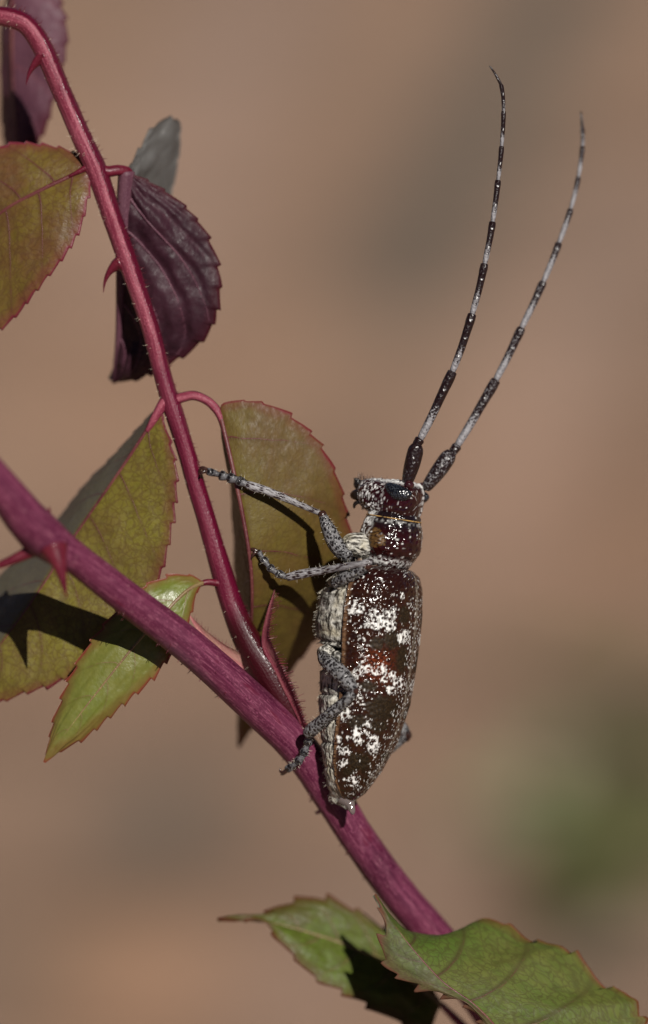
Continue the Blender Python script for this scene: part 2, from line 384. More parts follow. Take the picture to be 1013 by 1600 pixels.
def rows(edge, n): return cr([P(*p) for p in edge], n)
def leaflet(mid, left, right, mat, teeth=15, amp=6.0,  bulge=.06, quilt=.012, nsec=7, ribmat='midrib', rib=4.0, flip=False, label=None, th=.018, skew=.55, ribside=1, seed=0, curl=0.0, painted_sheen=(0, 0)):
    nu = teeth * 12 + 1; nv = 27
    Mi = rows(mid, nu); u = np.linspace(0, 1, nu)
    r2 = np.random.default_rng(seed + 11)
    blocks = []
    for side, E in ((-1, rows(left, nu)), (1, rows(right, nu))):
        tg = np.gradient(E, axis=0); tg /= np.linalg.norm(tg, axis=1)[:, None] + 1e-9
        out = E - Mi; wl = np.linalg.norm(out, axis=1); out = out - tg * (out * tg).sum(1)[:, None]
        out /= np.linalg.norm(out, axis=1)[:, None] + 1e-9
        ph = r2.random(); jit = np.interp(u, np.linspace(0, 1, teeth + 1), r2.random(teeth + 1) * .45)
        q = u * teeth + ph + jit; fr = q - np.floor(q)
        prof = np.where(fr < .86, (fr / .86) ** 1.5, (1 - fr) / .14)
        size = (.55 + .7 * np.interp(u, np.linspace(0, 1, teeth + 1), r2.random(teeth + 1))) * np.clip(u * 9, 0, 1) * np.clip((1 - u) * 10, 0, 1)
        a = amp / PXU * size
        T_ = out * (a * prof)[:, None] + tg * (a * prof * .7)[:, None] - out * (a * .35)[:, None]
        blocks.append((side, E, T_))
    G = np.zeros((nu, 2 * nv - 1, 3)); VF = np.zeros_like(G); TT = np.zeros_like(G); LP = np.zeros_like(G)
    Ls = np.concatenate([[0], np.cumsum(np.linalg.norm(np.diff(Mi, axis=0), axis=1))])
    for side, E, T_ in blocks:
        wl = np.linalg.norm(E - Mi, axis=1)
        for j in range(nv):
            v = (j / (nv - 1)) ** .85; c = nv - 1 + side * j
            G[:, c] = Mi + (E - Mi) * v; TT[:, c] = T_ * max(0, (v - .72) / .28) ** 1.6
            w = (u - skew * .32 * v ** 1.25) * nsec + (.5 if side > 0 else 0)
            dv = np.abs(w - np.round(w)) / nsec * Ls[-1]
            sv = np.exp(-(dv / .014) ** 2) * (1 - .5 * v); LP[:, c] = np.stack([Ls + seed * 3.1, wl * v * side, np.full(nu, seed * 1.7)], 1)
            VF[:, c] = np.stack([wl * (1 - v), np.full(nu, v), np.where(u > .02, sv, 0)], 1)
    du = np.gradient(G, axis=0); dv_ = np.gradient(G, axis=1)
    Nn = np.cross(dv_, du); Nn /= np.linalg.norm(Nn, axis=2)[..., None] + 1e-12
    # smooth normals along the leaf a little, so teeth do not disturb them
    K = np.ones(9) / 9
    for k in range(3):
        Nn[..., k] = np.apply_along_axis(lambda a: np.convolve(np.pad(a, 4, mode='edge'), K, 'valid'), 0, Nn[..., k])
    Nn /= np.linalg.norm(Nn, axis=2)[..., None] + 1e-12
    if (Nn.reshape(-1, 3).mean(0)).dot(FWD) > 0: Nn = -Nn
    av = VF[..., 1]
    wloc = np.linalg.norm(G[:, -1] - G[:, 0], axis=1)[:, None] * .5
    sag = bulge * np.sin(np.pi * av) * wloc
    # secondary veins sunken, blade quilted between them
    side = np.where(np.arange(2 * nv - 1)[None, :] > nv - 1, .5, 0)
    w = (u[:, None] - skew * .32 * av ** 1.25) * nsec + side
    w = w + (fbm(LP[..., 0] * 1.6 + 5, LP[..., 1] * 1.6, seed * 2.1, 2) - .5) * .55
    ridge = .22 * -np.cos(2 * np.pi * w) + 2.0 * (fbm(w * 1.3, av * 2.2 + seed, seed * 1.9, 2) - .5) + 1.2 * (.5 - np.abs(2 * fbm(w * 2.1 + 3, av * 4.5, seed * .7, 2) - 1))
    qz = ridge * quilt * np.sin(np.pi * np.clip(av * 1.02, 0, 1)) ** .7 * np.clip(u * 6, 0, 1)[:, None]
    lo = (fbm(LP[..., 0] * 2.2, LP[..., 1] * 2.2, seed * 1.3, 3) - .5) * .045 * np.clip(av * 3, 0, 1)
    lo = lo + (fbm(LP[..., 0] * 6, LP[..., 1] * 6, seed * .9, 4) - .5) * (.006 + quilt * 1.6) * np.clip(av * 4, 0, 1)
    edgec = curl * np.clip((av - .7) / .3, 0, 1) ** 2 * wloc
    G = G + TT + Nn * (sag + qz + lo - edgec)[..., None]
    edge_th = th * (1 - .7 * av ** 3)
    F_, B_ = G + Nn * (edge_th * .5)[..., None], G - Nn * (edge_th * .5)[..., None]
    nc = 2 * nv - 1; n1 = nu * nc
    V = np.vstack([F_.reshape(-1, 3), B_.reshape(-1, 3)])
    f = grid_faces(nu, nc); fa = np.array(f)
    nrm = np.cross(V[fa[:, 1]] - V[fa[:, 0]], V[fa[:, 3]] - V[fa[:, 0]])
    if (nrm * Nn.reshape(-1, 3)[fa[:, 0]]).sum() < 0: fr_, bk = fa[:, ::-1], fa + n1
    else: fr_, bk = fa, fa[:, ::-1] + n1
    rim = []
    for c in (0, nc - 1):
        for i in range(nu - 1):
            a, b = i * nc + c, (i + 1) * nc + c
            rim.append((a, b, b + n1, a + n1))
    fs = fr_.tolist() + bk.tolist() + rim
    un = np.concatenate([np.zeros(n1), np.ones(n1)]);
    if flip: un = 1 - un
    o = mesh('leaflet', V, fs, M[mat], rose, RB, {'lp': np.vstack([LP.reshape(-1, 3)] * 2), 'vf': np.vstack([VF.reshape(-1, 3)] * 2), 'under': un, 'painted_sheen': np.tile(np.where(np.arange(nc) < nv - 1, painted_sheen[0], np.where(np.arange(nc) > nv - 1, painted_sheen[1], 0)), 2 * nu)})
    if label: o['label'] = label
    ctr = G[:, nv - 1]
    Vr, fr2, Ar = tube_geo([np.append(ctr[i] + Nn[i, nv - 1] * .004 * ribside, (rib * (1 - .8 * u[i]) + .3) / PXU) for i in range(0, nu, max(1, nu // 14))], 60, 8)
    mesh('midrib', Vr, fr2, M[ribmat], o, RB, {'tc': Ar})
    # larger side veins, raised a hair above the blade
    for sd_ in (-1, 1):
        for k in range(1, nsec):
            pth = []
            for j in range(0, nv - 1, 2):
                v = (j / (nv - 1)) ** .85; uu = (k - (.5 if sd_ > 0 else 0)) / nsec + skew * .32 * v ** 1.25
                if uu > .97: break
                i = int(uu * (nu - 1)); c = nv - 1 + sd_ * j
                pth.append(np.append(F_[i, c] - Nn[i, c] * .0015, (rib * .27 * (1 - uu * .6) * (1 - .75 * v) + .15) / PXU))
            if len(pth) >= 3 and np.linalg.norm(pth[-1][:3] - pth[0][:3]) > .12:
                Vr, fr2, Ar = tube_geo(pth, 16, 5, caps=False)
                mesh('vein', Vr, fr2, M[ribmat], o, RB, {'tc': Ar})
    return o

def Z(pts, ds):
    """attach depths to pixel points"""
    t = np.linspace(0, 1, len(ds)); tt = np.linspace(0, 1, len(pts)); return [(x, y, np.interp(k, t, ds)) for (x, y), k in zip(pts, tt)]

# gold leaflet at the left edge
leaflet(Z([(140, 262), (100, 281), (50, 305), (0, 335), (-60, 400), (-105, 480)], [-22, -25, 0, 60]),
        Z([(140, 262), (125, 243), (95, 231), (50, 224), (10, 225), (-40, 250), (-85, 330), (-105, 480)], [-22, 10, 20, 60]),
        Z([(140, 262), (142, 290), (136, 322), (122, 365), (97, 405), (58, 452), (15, 503), (-40, 540), (-80, 540), (-105, 480)], [-22, -45, -50, 0, 60]),
        'gold', 17, 4.5, .05, .008, 6, label='gold and bronze leaflet cut by the left edge', seed=1)
# plum leaflet hanging at the top left corner
leaflet(Z([(22, -60), (20, 40), (22, 130), (30, 230), (38, 330)], [170, 180, 190, 200]),
        Z([(22, -60), (12, 0), (4, 60), (2, 150), (12, 250), (38, 330)], [170, 260, 270, 200]),
        Z([(22, -60), (80, -25), (102, 25), (105, 65), (99, 105), (92, 140), (82, 168), (76, 192), (64, 218), (52, 262), (38, 330)], [170, 160, 175, 200]),
        'plum', 14, 6, .05, .014, 6, label='dull plum leaflet hanging behind the stalk top', seed=2)
# plum leaflet right of the stalk, folded
leaflet(Z([(199, 268), (194, 330), (191, 420), (187, 520), (179, 598)], [-12, 0, 20, 60, 110]),
        Z([(199, 268), (205, 255), (222, 225), (240, 196), (256, 187), (273, 189), (271, 235), (262, 300), (252, 390), (232, 480), (208, 560), (179, 598)], [-12, 60, 100, 150, 150, 110]),
        Z([(199, 268), (240, 287), (290, 324), (325, 370), (343, 425), (341, 480), (326, 520), (300, 548), (255, 574), (215, 594), (179, 598)], [-12, -10, 0, 5, 30, 60, 110]),
        'plum_dark', 15, 6, .06, .040, 6, 'plumrib', rib=13, painted_sheen=(.8, 0), label='dark plum leaflet folded along its midrib, veins bulging', seed=3, skew=1.7, curl=.05)
# olive leaflet left of the stalk
leaflet(Z([(252, 634), (225, 681), (170, 763), (119, 836), (57, 931), (0, 1010), (-70, 1110)], [-24, -20, -10, 0, 0, 10, 30]),
        Z([(252, 634), (236, 645), (187, 702), (128, 763), (91, 812), (50, 855), (8, 890), (-40, 950), (-75, 1040), (-70, 1110)], [-24, 50, 100, 130, 130, 110, 30]),
        Z([(252, 634), (259, 668), (270, 702), (277, 750), (273, 800), (263, 855), (250, 903), (228, 945), (200, 985), (160, 1017), (120, 1050), (85, 1070), (40, 1083), (15, 1092), (-30, 1110), (-70, 1110)], [-24, -50, -40, -20, 0, 10, 30]),
        'olive', 20, 6.5, .035, .006, 7, painted_sheen=(.9, 0), rib=3, label='large olive leaflet crossed by the cane and its shadow', seed=4)
# olive leaflet behind the beetle
leaflet(Z([(344, 642), (361, 715), (379, 800), (392, 880), (394, 950), (388, 1040), (380, 1110), (374, 1167)], [-30, -46, -50, -44, -10, 80, 150, 210]),
        Z([(344, 642), (351, 700), (359, 760), (365, 850), (369, 930), (371, 1000), (371, 1090), (374, 1167)], [-30, 40, 80, 110, 130, 160, 185, 210]),
        Z([(344, 642), (351, 629), (385, 626), (425, 633), (465, 656), (500, 692), (525, 740), (541, 795), (551, 860), (540, 920), (505, 985), (455, 1048), (410, 1115), (374, 1167)], [-30, -36, -34, -22, -8, 40, 110, 170, 210]),
        'olive2', 20, 7, .02, .005, 7, label='brownish olive leaflet behind the beetle, its dark red half folded back', seed=5)
# lime leaflet in front
leaflet(Z([(320, 910), (292, 923), (264, 951), (225, 992), (185, 1040), (130, 1110), (96, 1155), (70, 1191)], [-30, -48, -62, -70, -72, -70, -64, -55]),
        Z([(320, 910), (300, 899), (275, 897), (245, 906), (222, 918), (190, 945), (157, 983), (131, 1020), (108, 1062), (95, 1095), (83, 1130), (76, 1165), (70, 1191)], [-30, -40, -55, -55, -50, -50, -55]),
        Z([(320, 910), (309, 925), (301, 950), (293, 980), (280, 1007), (262, 1031), (237, 1063), (205, 1090), (170, 1121), (133, 1153), (95, 1173), (70, 1191)], [-30, -45, -55, -62, -60, -55, -55]),
        'lime', 13, 6.5, .04, .006, 6, 'midrib_green', 3.2, label='small lime green leaflet under the cane, tip pointing down', seed=6)
# two leaflets of a lower leaf
leaflet(Z([(690, 1570), (610, 1508), (540, 1477), (480, 1457), (420, 1442), (375, 1438), (340, 1439)], [150, 140, 120, 105, 95, 95]),
        Z([(690, 1570), (655, 1490), (600, 1448), (555, 1421), (510, 1402), (470, 1404), (437, 1415), (413, 1428), (378, 1432), (340, 1439)], [150, 150, 140, 130, 110, 95]),
        Z([(690, 1570), (665, 1615), (612, 1592), (565, 1567), (535, 1551), (495, 1531), (460, 1497), (433, 1468), (412, 1442), (375, 1442), (340, 1439)], [150, 110, 90, 80, 85, 95]),
        'browngreen', 9, 11, .05, .012, 6, 'midrib_green', 4, label='green leaflet at the bottom half in black shadow, long tip to the left', seed=7)
leaflet(Z([(840, 1680), (775, 1605), (738, 1568), (692, 1535), (645, 1484), (612, 1441), (584, 1399)], [-60, -75, -80, -80, -78, -70, -60]),
        Z([(840, 1680), (790, 1645), (735, 1575), (700, 1556), (648, 1540), (606, 1513), (597, 1478), (600, 1440), (592, 1416), (584, 1399)], [-60, -80, -78, -78, -75, -60]),
        Z([(840, 1680), (920, 1690), (995, 1620), (1002, 1570), (984, 1556), (950, 1540), (915, 1505), (885, 1478), (855, 1474), (825, 1466), (790, 1443), (755, 1435), (715, 1455), (680, 1459), (642, 1456), (612, 1432), (584, 1399)], [-60, -20, 0, 20, 30, 40, 20, -60]),
        'green', 11, 15, .03, .006, 6, 'midrib', 2.6, painted_sheen=(.35, 0), label='broad green leaflet at the bottom right with one edge folded up', seed=8)

# little stalks that carry the leaflets
tube('leaflet_stalk', [(150, 264, -24, 11), (168, 268, -24, 9), (185, 266, -20, 8.5), (200, 268, -14, 7), (206, 276, -10, 4)], M['petiole'], rose, RB, 24, 12)
tube('leaflet_stalk', [(152, 264, -26, 9), (138, 262, -27, 6), (124, 268, -28, 4), (108, 276, -28, 2)], M['petiole'], rose, RB, 24, 12)
tube('leaflet_stalk', [(268, 626, -24, 10), (285, 621, -26, 8), (303, 618, -28, 7.5), (322, 625, -30, 7), (336, 637, -30, 7), (345, 652, -32, 6), (351, 676, -34, 4)], M['rachis'], rose, RB, 36, 12)
tube('leaflet_stalk', [(266, 618, -24, 11), (255, 632, -26, 9), (243, 652, -26, 7), (230, 674, -22, 4)], M['rachis'], rose, RB, 24, 12)
tube('leaflet_stalk', [(352, 914, -18, 8), (338, 911, -24, 6), (322, 910, -30, 5), (306, 916, -36, 3)], M['petiole'], rose, RB, 24, 12)
tube('leaflet_stalk', [(900, 1755, 215, 12), (880, 1730, 130, 9), (850, 1690, -30, 8), (838, 1676, -60, 6)], M['rachis'], rose, RB, 24, 12)
tube('leaflet_stalk', [(890, 1740, 210, 10), (800, 1680, 150, 8), (720, 1600, 150, 7), (690, 1570, 150, 5)], M['rachis'], rose, RB, 24, 12)

# stipules at the foot of the stalk: ribbons between two edges
def ribbon(name, A, B, mat, parent, n=60, m=8, bow=.05, th=.012):
    a, b = rows(A, n), rows(B, n); G = np.zeros((n, m, 3)); T = np.zeros((n, m, 3))
    L = np.concatenate([[0], np.cumsum(np.linalg.norm(np.diff(a, axis=0), axis=1))])
    for j in range(m):
        v = j / (m - 1); G[:, j] = a + (b - a) * v - (-FWD) * (bow * math.sin(math.pi * v)) * np.linalg.norm(b - a, axis=1)[:, None]
        T[:, j] = np.stack([L, np.linalg.norm(b - a, axis=1) * v, L * 0], 1)
    V = np.vstack([G.reshape(-1, 3) - FWD * th / 2, G.reshape(-1, 3) + FWD * th / 2]); k = n * m
    f = grid_faces(n, m); f = f + [tuple(x + k for x in q[::-1]) for q in f]
    for i in range(n - 1):
        for c in (0, m - 1): x = i * m + c; y = x + m; f.append((x, y, y + k, x + k))
    o = mesh(name, V, f, M[mat], parent, RB, {'tc': np.vstack([T.reshape(-1, 3)] * 2)})
    return o, b
st1, st1e = ribbon('stipule', Z([(478, 1152), (463, 1118), (444, 1080), (428, 1046), (412, 1018), (409, 996), (417, 958), (429, 922)], [-18, -34, -38, -34, -20]),
              Z([(482, 1146), (470, 1110), (455, 1072), (441, 1042), (428, 1012), (421, 990), (425, 956), (430, 921)], [-30, -52, -56, -50, -20]), 'stipule', rose, bow=.22)
st2, st2e = ribbon('stipule', Z([(420, 1090), (385, 1062), (350, 1040), (325, 1010), (305, 980), (296, 962)], [0, -10, -10, -12]),
              Z([(424, 1074), (398, 1040), (374, 1020), (350, 1006), (322, 985), (297, 961)], [-14, -22, -22, -12]), 'stipule_pale', rose, bow=.15)
tag(st2, 'pale pink ear of the stalk foot beside the cane')
ribbon('stipule', Z([(470, 1150), (440, 1108), (412, 1070), (392, 1042)], [-6, -10, -12]), Z([(460, 1118), (440, 1080), (420, 1044), (404, 1015)], [-26, -30, -22]), 'petiole', rose, bow=.3)

# bristles (glandular hairs) on stalk, stipule and cane edges
def bristles(name, specs, mat, parent, base=None, tip=True):
    """specs: (root xyz, direction xyz, length cm, radius cm)"""
    V, F = [], []
    for p, d, L, r in specs:
        d = d / (np.linalg.norm(d) + 1e-9); a = np.cross(d, (.31, .52, .79)); a /= np.linalg.norm(a); b = np.cross(d, a)
        k = len(V); bend = a * L * .15 * random.uniform(-1, 1)
        for t, rr in ((-.15, 1.2), (.45, .6), (.82, .35), (.93, .75 if tip else .25)):
            for q in range(4):
                an = q * math.pi / 2; V.append(p + d * L * t + bend * t * t + (a * math.cos(an) + b * math.sin(an)) * r * rr)
        V.append(p + d * L + bend)
        for s_ in range(3):
            for q in range(4): F.append((k + s_ * 4 + q, k + s_ * 4 + (q + 1) % 4, k + s_ * 4 + 4 + (q + 1) % 4, k + s_ * 4 + 4 + q))
        for q in range(4): F.append((k + 12 + q, k + 12 + (q + 1) % 4, k + 16))
    o = mesh(name, V, F, mat, parent, RB if base is None else base); o['kind'] = 'stuff'; return o

def path_bristles(pts, count, lo, hi, rad, side=None, u0=0, u1=1):
    c = cr([W4(*p) for p in pts], 400); tg = np.gradient(c[:, :3], axis=0); out = []
    for _ in range(count):
        i = int((u0 + (u1 - u0) * random.random()) * 399); t = tg[i] / np.linalg.norm(tg[i])
        n0 = -FWD - t * (-FWD).dot(t); n0 /= np.linalg.norm(n0); b0 = np.cross(t, n0)
        an = random.uniform(0, 2 * math.pi) if side is None else side + random.gauss(0, .55)
        d = n0 * math.cos(an) + b0 * math.sin(an)
        out.append((c[i, :3] + d * c[i, 3] * .97, d + t * random.uniform(-.4, .4), random.uniform(lo, hi) / PXU, rad / PXU * random.uniform(.7, 1.2)))
    return out
bristles('bristles', path_bristles(RACH, 80, 4, 9, .7, -math.pi / 2, .03, .42) + path_bristles(RACH, 60, 3, 7, .6, -math.pi / 2, .42, .85), M['thorn'], rachis)
bristles('bristles', path_bristles(RACH, 50, 3, 8, .3, math.pi / 2, .3, .9) + path_bristles(RACH, 70, 2, 6, .3, None, .05, .9) + path_bristles(RACH, 30, 6, 12, .3, None, .215, .245) + path_bristles(RACH, 12, 5, 9, .6, None, .0, .06), M['palehair'], rachis, tip=False)
sp = []
for i in range(4, 58):
    for _ in range(1):
        sp.append((st1e[i], RIGHT * 1.0 + UP * random.uniform(-.1, .7) - FWD * random.uniform(-.3, .6), random.uniform(5, 15) / PXU, random.uniform(.7, 1.2) / PXU))
bristles('bristles', sp, M['bristle'], st1)
bristles('bristles', [(st2e[i], UP + RIGHT * random.uniform(-.4, .5), random.uniform(4, 9) / PXU, .6 / PXU) for i in range(12, 58, 2)], M['bristle'], st2)
cp = [(x, y, cane_d(x), r) for x, y, r in CANE]
bristles('bristles', path_bristles(cp, 60, 4, 8, 1.0, math.pi / 2, .2, .62) + path_bristles(cp, 40, 2, 5, .7, None, .2, .7), M['thorn'], cane)

# ------------------------------------------------------------------ longhorn beetle
PHI = math.radians(23); TAU = math.radians(9); OX, OY, OD = 600.0, 880.0, -34.0
cP, sP, cT, sT = math.cos(PHI), math.sin(PHI), math.cos(TAU), math.sin(TAU)
def B(l, dd, z):
    """beetle frame: l to its left, dd dorsal, z towards the head (photo-pixel scale)"""
    x = dd * cP - l * sP; tw = dd * sP + l * cP
    px = OX + x * cT + z * sT; py = OY + x * sT - z * cT; d = OD - tw
    k = (DIST * PXU + d) / (DIST * PXU)
    return (CAM + np.multiply.outer((px - 506.5) * k / PXU, RIGHT) + np.multiply.outer((800 - py) * k / PXU, UP) + np.multiply.outer(DIST + d / PXU, FWD))
def XZ(px, py):
    dx, dy = px - OX, py - OY; return dx * cT + dy * sT, dx * sT - dy * cT
def curve(pts):
    q = np.array([XZ(*p) for p in pts]); o = np.argsort(q[:, 1]); q = q[o]
    return lambda z: np.interp(z, q[:, 1], q[:, 0])
BB = P(545, 1255, -30)
beetle = empty('longhorn_beetle', BB)
tag(beetle, 'dark brown longhorn beetle with white speckles and banded antennae clinging to the rose stem', 'beetle')

M['cuticle'] = pigment_mat('speckled_cuticle', .13, .5, .55, 34, .012)
M['headskin'] = pigment_mat('head_cuticle', .12, .5, .6, 30, .016)
def ventral_mat():
    m, t, b = newmat('white_down'); n = N(t); tc = n.attr('tc').outputs['Vector']
    a = n.noise(n.scale(tc, (14, 55, 55)), 1.0, 3, .65); c = n.noise(tc, 9, 3, .6); v = n.voro(tc, 42)
    k = n.math('MULTIPLY', n.mapr(a, .36, .60), n.mapr(n.math('ADD', c, n.math('MULTIPLY', v, .25)), .42, .62, .12, 1.0), True)
    n.link(n.mix(k, (.022, .016, .011), n.mix(n.mapr(c, .4, .7), (.60, .58, .52), (.42, .38, .28))), b.inputs['Base Color'])
    b.inputs['Roughness'].default_value = .6; b.inputs['Specular IOR Level'].default_value = .3; n.bump(n.math('ADD', a, v), .6, .015, b); return m
M['ventral'] = ventral_mat()
M['legs'] = down_mat('grey_down_leg', (.007, .005, .005), (.25, .245, .25), 60, (.34, .70), .22, .85, .6)
M['tibia'] = down_mat('pale_tibia', (.016, .005, .006), (.40, .39, .40), 75, (.26, .58), .22, .8, .6, (.3, 1, 1))
M['tarsus'] = down_mat('tarsus_down', (.007, .005, .005), (.24, .235, .25), 40, (.32, .66), .22, .6, .6)
M['claw'] = plain_mat('claw_horn', (.035, .014, .010), .25, .6, .4, 30, .1)
M['seta'] = plain_mat('pale_setae', (.55, .50, .40), .4, .5, .3, 30, 0)
M['socket'] = plain_mat('antenna_socket', (.030, .006, .008), .2, .7, .3, 30, .2)
def eye_mat():
    m, t, b = newmat('compound_eye'); n = N(t); tc = n.node('ShaderNodeTexCoord').outputs['Object']
    v = n.voro(tc, 90); n.link(n.mix(n.mapr(v, .2, .6), (.030, .034, .042), (.004, .004, .006)), b.inputs['Base Color'])
    b.inputs['Roughness'].default_value = .22; b.inputs['Specular IOR Level'].default_value = .7
    n.bump(v, .5, .008, b); return m
M['eye'] = eye_mat(); M['jaw'] = plain_mat('jaw_horn', (.008, .005, .004), .3, .5, .4, 30, .3)
def drop_mat():
    m, t, b = newmat('clear_drop'); b.inputs['Base Color'].default_value = (.50, .40, .38, 1); b.inputs['Roughness'].default_value = .08
    b.inputs['Transmission Weight'].default_value = .75; b.inputs['IOR'].default_value = 1.35; return m
M['drop'] = drop_mat()

marg = curve([(590, 883), (570, 886), (557, 895), (548, 913), (542, 945), (539, 980), (537, 1040), (532, 1100), (526, 1150), (523, 1190), (526, 1222), (534, 1243), (546, 1255)])
sut = curve([(618, 885), (640, 891), (649, 902), (652, 922), (651, 960), (647, 1005), (641, 1050), (633, 1100), (615, 1158), (591, 1205), (569, 1238), (550, 1255)])
ZT, ZB = 2.0, XZ(548, 1255)[1]
WHITE = [  # x, y, rx, ry, strength: pale downy patches, as the left wing case shows them
 (556, 950, 13, 10, 1), (548, 945, 6, 5, .8), (583, 962, 9, 9, 1), (590, 976, 15, 7, 1), (597, 966, 6, 10, .9), (607, 968, 4, 15, 1), (615, 966, 4, 14, .9), (611, 981, 8, 5, .9),
 (630, 995, 8, 10, 1), (629, 932, 3, 5, .9), (566, 1000, 5, 8, .6), (561, 1012, 6, 5, .7), (566, 1030, 6, 14, .62), (545, 1002, 6, 4, .45), (640, 945, 4, 8, .4),
 (572, 1046, 13, 7, .95), (558, 1052, 9, 6, .85), (588, 1052, 9, 4, .9), (600, 1046, 6, 8, 1), (601, 1064, 6, 8, 1), (613, 1056, 7, 7, .85), (621, 1066, 10, 8, .85), (612, 1078, 7, 7, .8), (630, 1075, 7, 7, .7),
 (562, 1084, 8, 14, .62), (568, 1104, 4, 4, .8), (539, 1115, 10, 9, .85), (533, 1124, 4, 7, .6), (615, 1112, 5, 5, .6), (548, 1096, 7, 6, .6),
 (559, 1150, 8, 14, 1), (545, 1153, 4, 4, .8), (574, 1137, 6, 10, .95), (584, 1162, 8, 13, 1), (603, 1150, 5, 4, .6), (598, 1172, 7, 8, .55),
 (530, 1155, 3, 5, .9), (531, 1170, 5, 4, .9), (541, 1174, 7, 7, .85), (538, 1190, 6, 5, .85), (532, 1197, 6, 3, .8), (586, 1184, 3, 3, .7), (577, 1195, 3, 3, .7), (590, 1197, 3, 4, .7), (559, 1187, 3, 3, .5),
 (556, 1208, 4, 6, .7), (579, 1208, 5, 8, .7), (552, 1220, 8, 8, .85), (536, 1218, 4, 3, .8), (560, 1233, 8, 5, .7), (573, 1222, 4, 5, .5), (548, 1240, 10, 3, .5), (530, 1212, 3, 4, .6)]
VELVET = [(614, 1000, 17, 16), (590, 1005, 12, 12), (632, 962, 9, 18), (576, 1072, 14, 10), (598, 1108, 28, 22), (628, 1030, 10, 22), (560, 1128, 18, 12), (560, 1190, 22, 16), (590, 1135, 16, 12), (545, 1205, 10, 8), (552, 960, 0.1, 0.1), (605, 1185, 8, 10)]
def dots(x, y, cell, rmin, rmax, keep, seed, soft=.5):
    """round spots scattered one to a cell; keep = share (array or number) of cells that carry one"""
    r4 = np.random.default_rng(seed); T = r4.random((4, 128, 128)); gx, gy = x / cell, y / cell; out = np.zeros(np.broadcast(x, y).shape)
    for ox in (-1, 0, 1):
        for oy in (-1, 0, 1):
            ix, iy = np.floor(gx).astype(int) + ox, np.floor(gy).astype(int) + oy; a, b = ix % 128, iy % 128
            dq = np.hypot(gx - ix - T[0, a, b], gy - iy - T[1, a, b]) * cell; r = rmin + (rmax - rmin) * T[2, a, b] ** 2
            out = np.maximum(out, np.clip((1 - dq / r) / soft, 0, 1) * (T[3, a, b] < keep))
    return out
def elytron(sgn):
    nr, ncol = 330, 110; r3 = np.random.default_rng(5 if sgn > 0 else 6)
    zz = ZT + (ZB - ZT) * np.linspace(0, 1, nr) ** 1.0
    th = np.linspace(-.035, math.pi / 2, ncol)
    Zg, Tg = np.meshgrid(zz, th, indexing='ij')
    xm, xs = marg(zz), sut(zz); H = .95
    a = np.maximum((xs - xm) / (sP + H * cP), 1.0); c0 = (xm + a * sP) / cP
    tt = np.linspace(0, 1, nr)
    pw = .9
    ct, st = np.sign(np.cos(Tg)) * np.abs(np.cos(Tg)) ** pw, np.sign(np.sin(Tg)) * np.abs(np.sin(Tg)) ** pw
    A = a[:, None]; l = A * ct; l = np.where(Tg < 0, A * (1 + .35 * np.sin(Tg)), l); dd = c0[:, None] + A * H * st
    # a narrow raised bead along margin and suture
    bead = np.exp(-((Tg + .01) / .03) ** 2) * 1.4 + np.exp(-((Tg - math.pi / 2) / .04) ** 2) * .8
    X = dd * cP - l * sP
    s_ = np.clip((X - xm[:, None]) / np.maximum(xs - xm, 1)[:, None], 0, 1)
    # equivalent photo position on the left wing case
    pX = xm[:, None] + s_ * (xs - xm)[:, None]
    px = OX + pX * cT + Zg * sT; py = OY + pX * sT - Zg * cT
    # arc distance across for the pits
    arc = np.cumsum(np.sqrt(np.diff(l, axis=1, prepend=l[:, :1]) ** 2 + np.diff(dd, axis=1, prepend=dd[:, :1]) ** 2), axis=1)
    cell = 8.2; gx, gy = arc / cell, -Zg / cell; d1 = np.full(gx.shape, 9.0); sz = np.zeros_like(gx); jx = r3.random((90, 90)); jy = r3.random((90, 90)); js = r3.random((90, 90))
    for ox in (-1, 0, 1):
        for oy in (-1, 0, 1):
            ix, iy = np.floor(gx).astype(int) + ox, np.floor(gy).astype(int) + oy
            qx = ix + .15 + .7 * jx[ix % 90, iy % 90]; qy = iy + .15 + .7 * jy[ix % 90, iy % 90]
            dq = np.hypot(gx - qx, gy - qy) * cell; upd = dq < d1; d1 = np.where(upd, dq, d1); sz = np.where(upd, js[ix % 90, iy % 90], sz)
    rp = 1.3 + 2.2 * sz
    pit = np.clip(1.25 - d1 / rp, 0, 1)
    wht = np.zeros_like(gx)
    n1 = fbm(px * .16, py * .16, 3.3 + sgn, 2) - .5; n2 = fbm(px * .42, py * .42, 5.1, 2) - .5
    for x, y, rx, ry, k in WHITE:
        e = np.hypot((px - x) / (rx * 1.02), (py - y) / (ry * 1.02)) + n1 * .9 + n2 * .55
        wht = np.maximum(wht, np.clip((1.0 - e) / .22 + .5, 0, 1) * np.where(k > .78, 1, np.clip((n2 + k * .75 - .50) * 6, 0, 1)))
    halo = np.zeros_like(gx)
    for x, y, rx, ry, k in WHITE: halo = np.maximum(halo, np.clip(1.9 - np.hypot((px - x) / rx, (py - y) / ry), 0, 1) * k)
    velv = np.zeros_like(gx)
    for x, y, rx, ry in VELVET:
        velv = np.maximum(velv, np.clip((1.15 - np.hypot((px - x) / rx, (py - y) / ry) - n1 * .7) * 2.2, 0, 1))
    fl = vnoise(px * .75, py * .75, 9.7 + sgn); dens = np.clip(.5 + 1.4 * (fbm(px * .045, py * .045, 2.2, 2) - .5), 0, 1)
    fleck = dots(arc, Zg * .55, 3.6, .7, 1.5, .02 + .42 * dens ** 2 - .2 * velv, 31 + sgn) * .8
    fleck = np.maximum(fleck, .75 * dots(arc + 31, Zg * .5, 3.2, .7, 1.4, .35, 41) * (s_ > .9) * (py > 930))
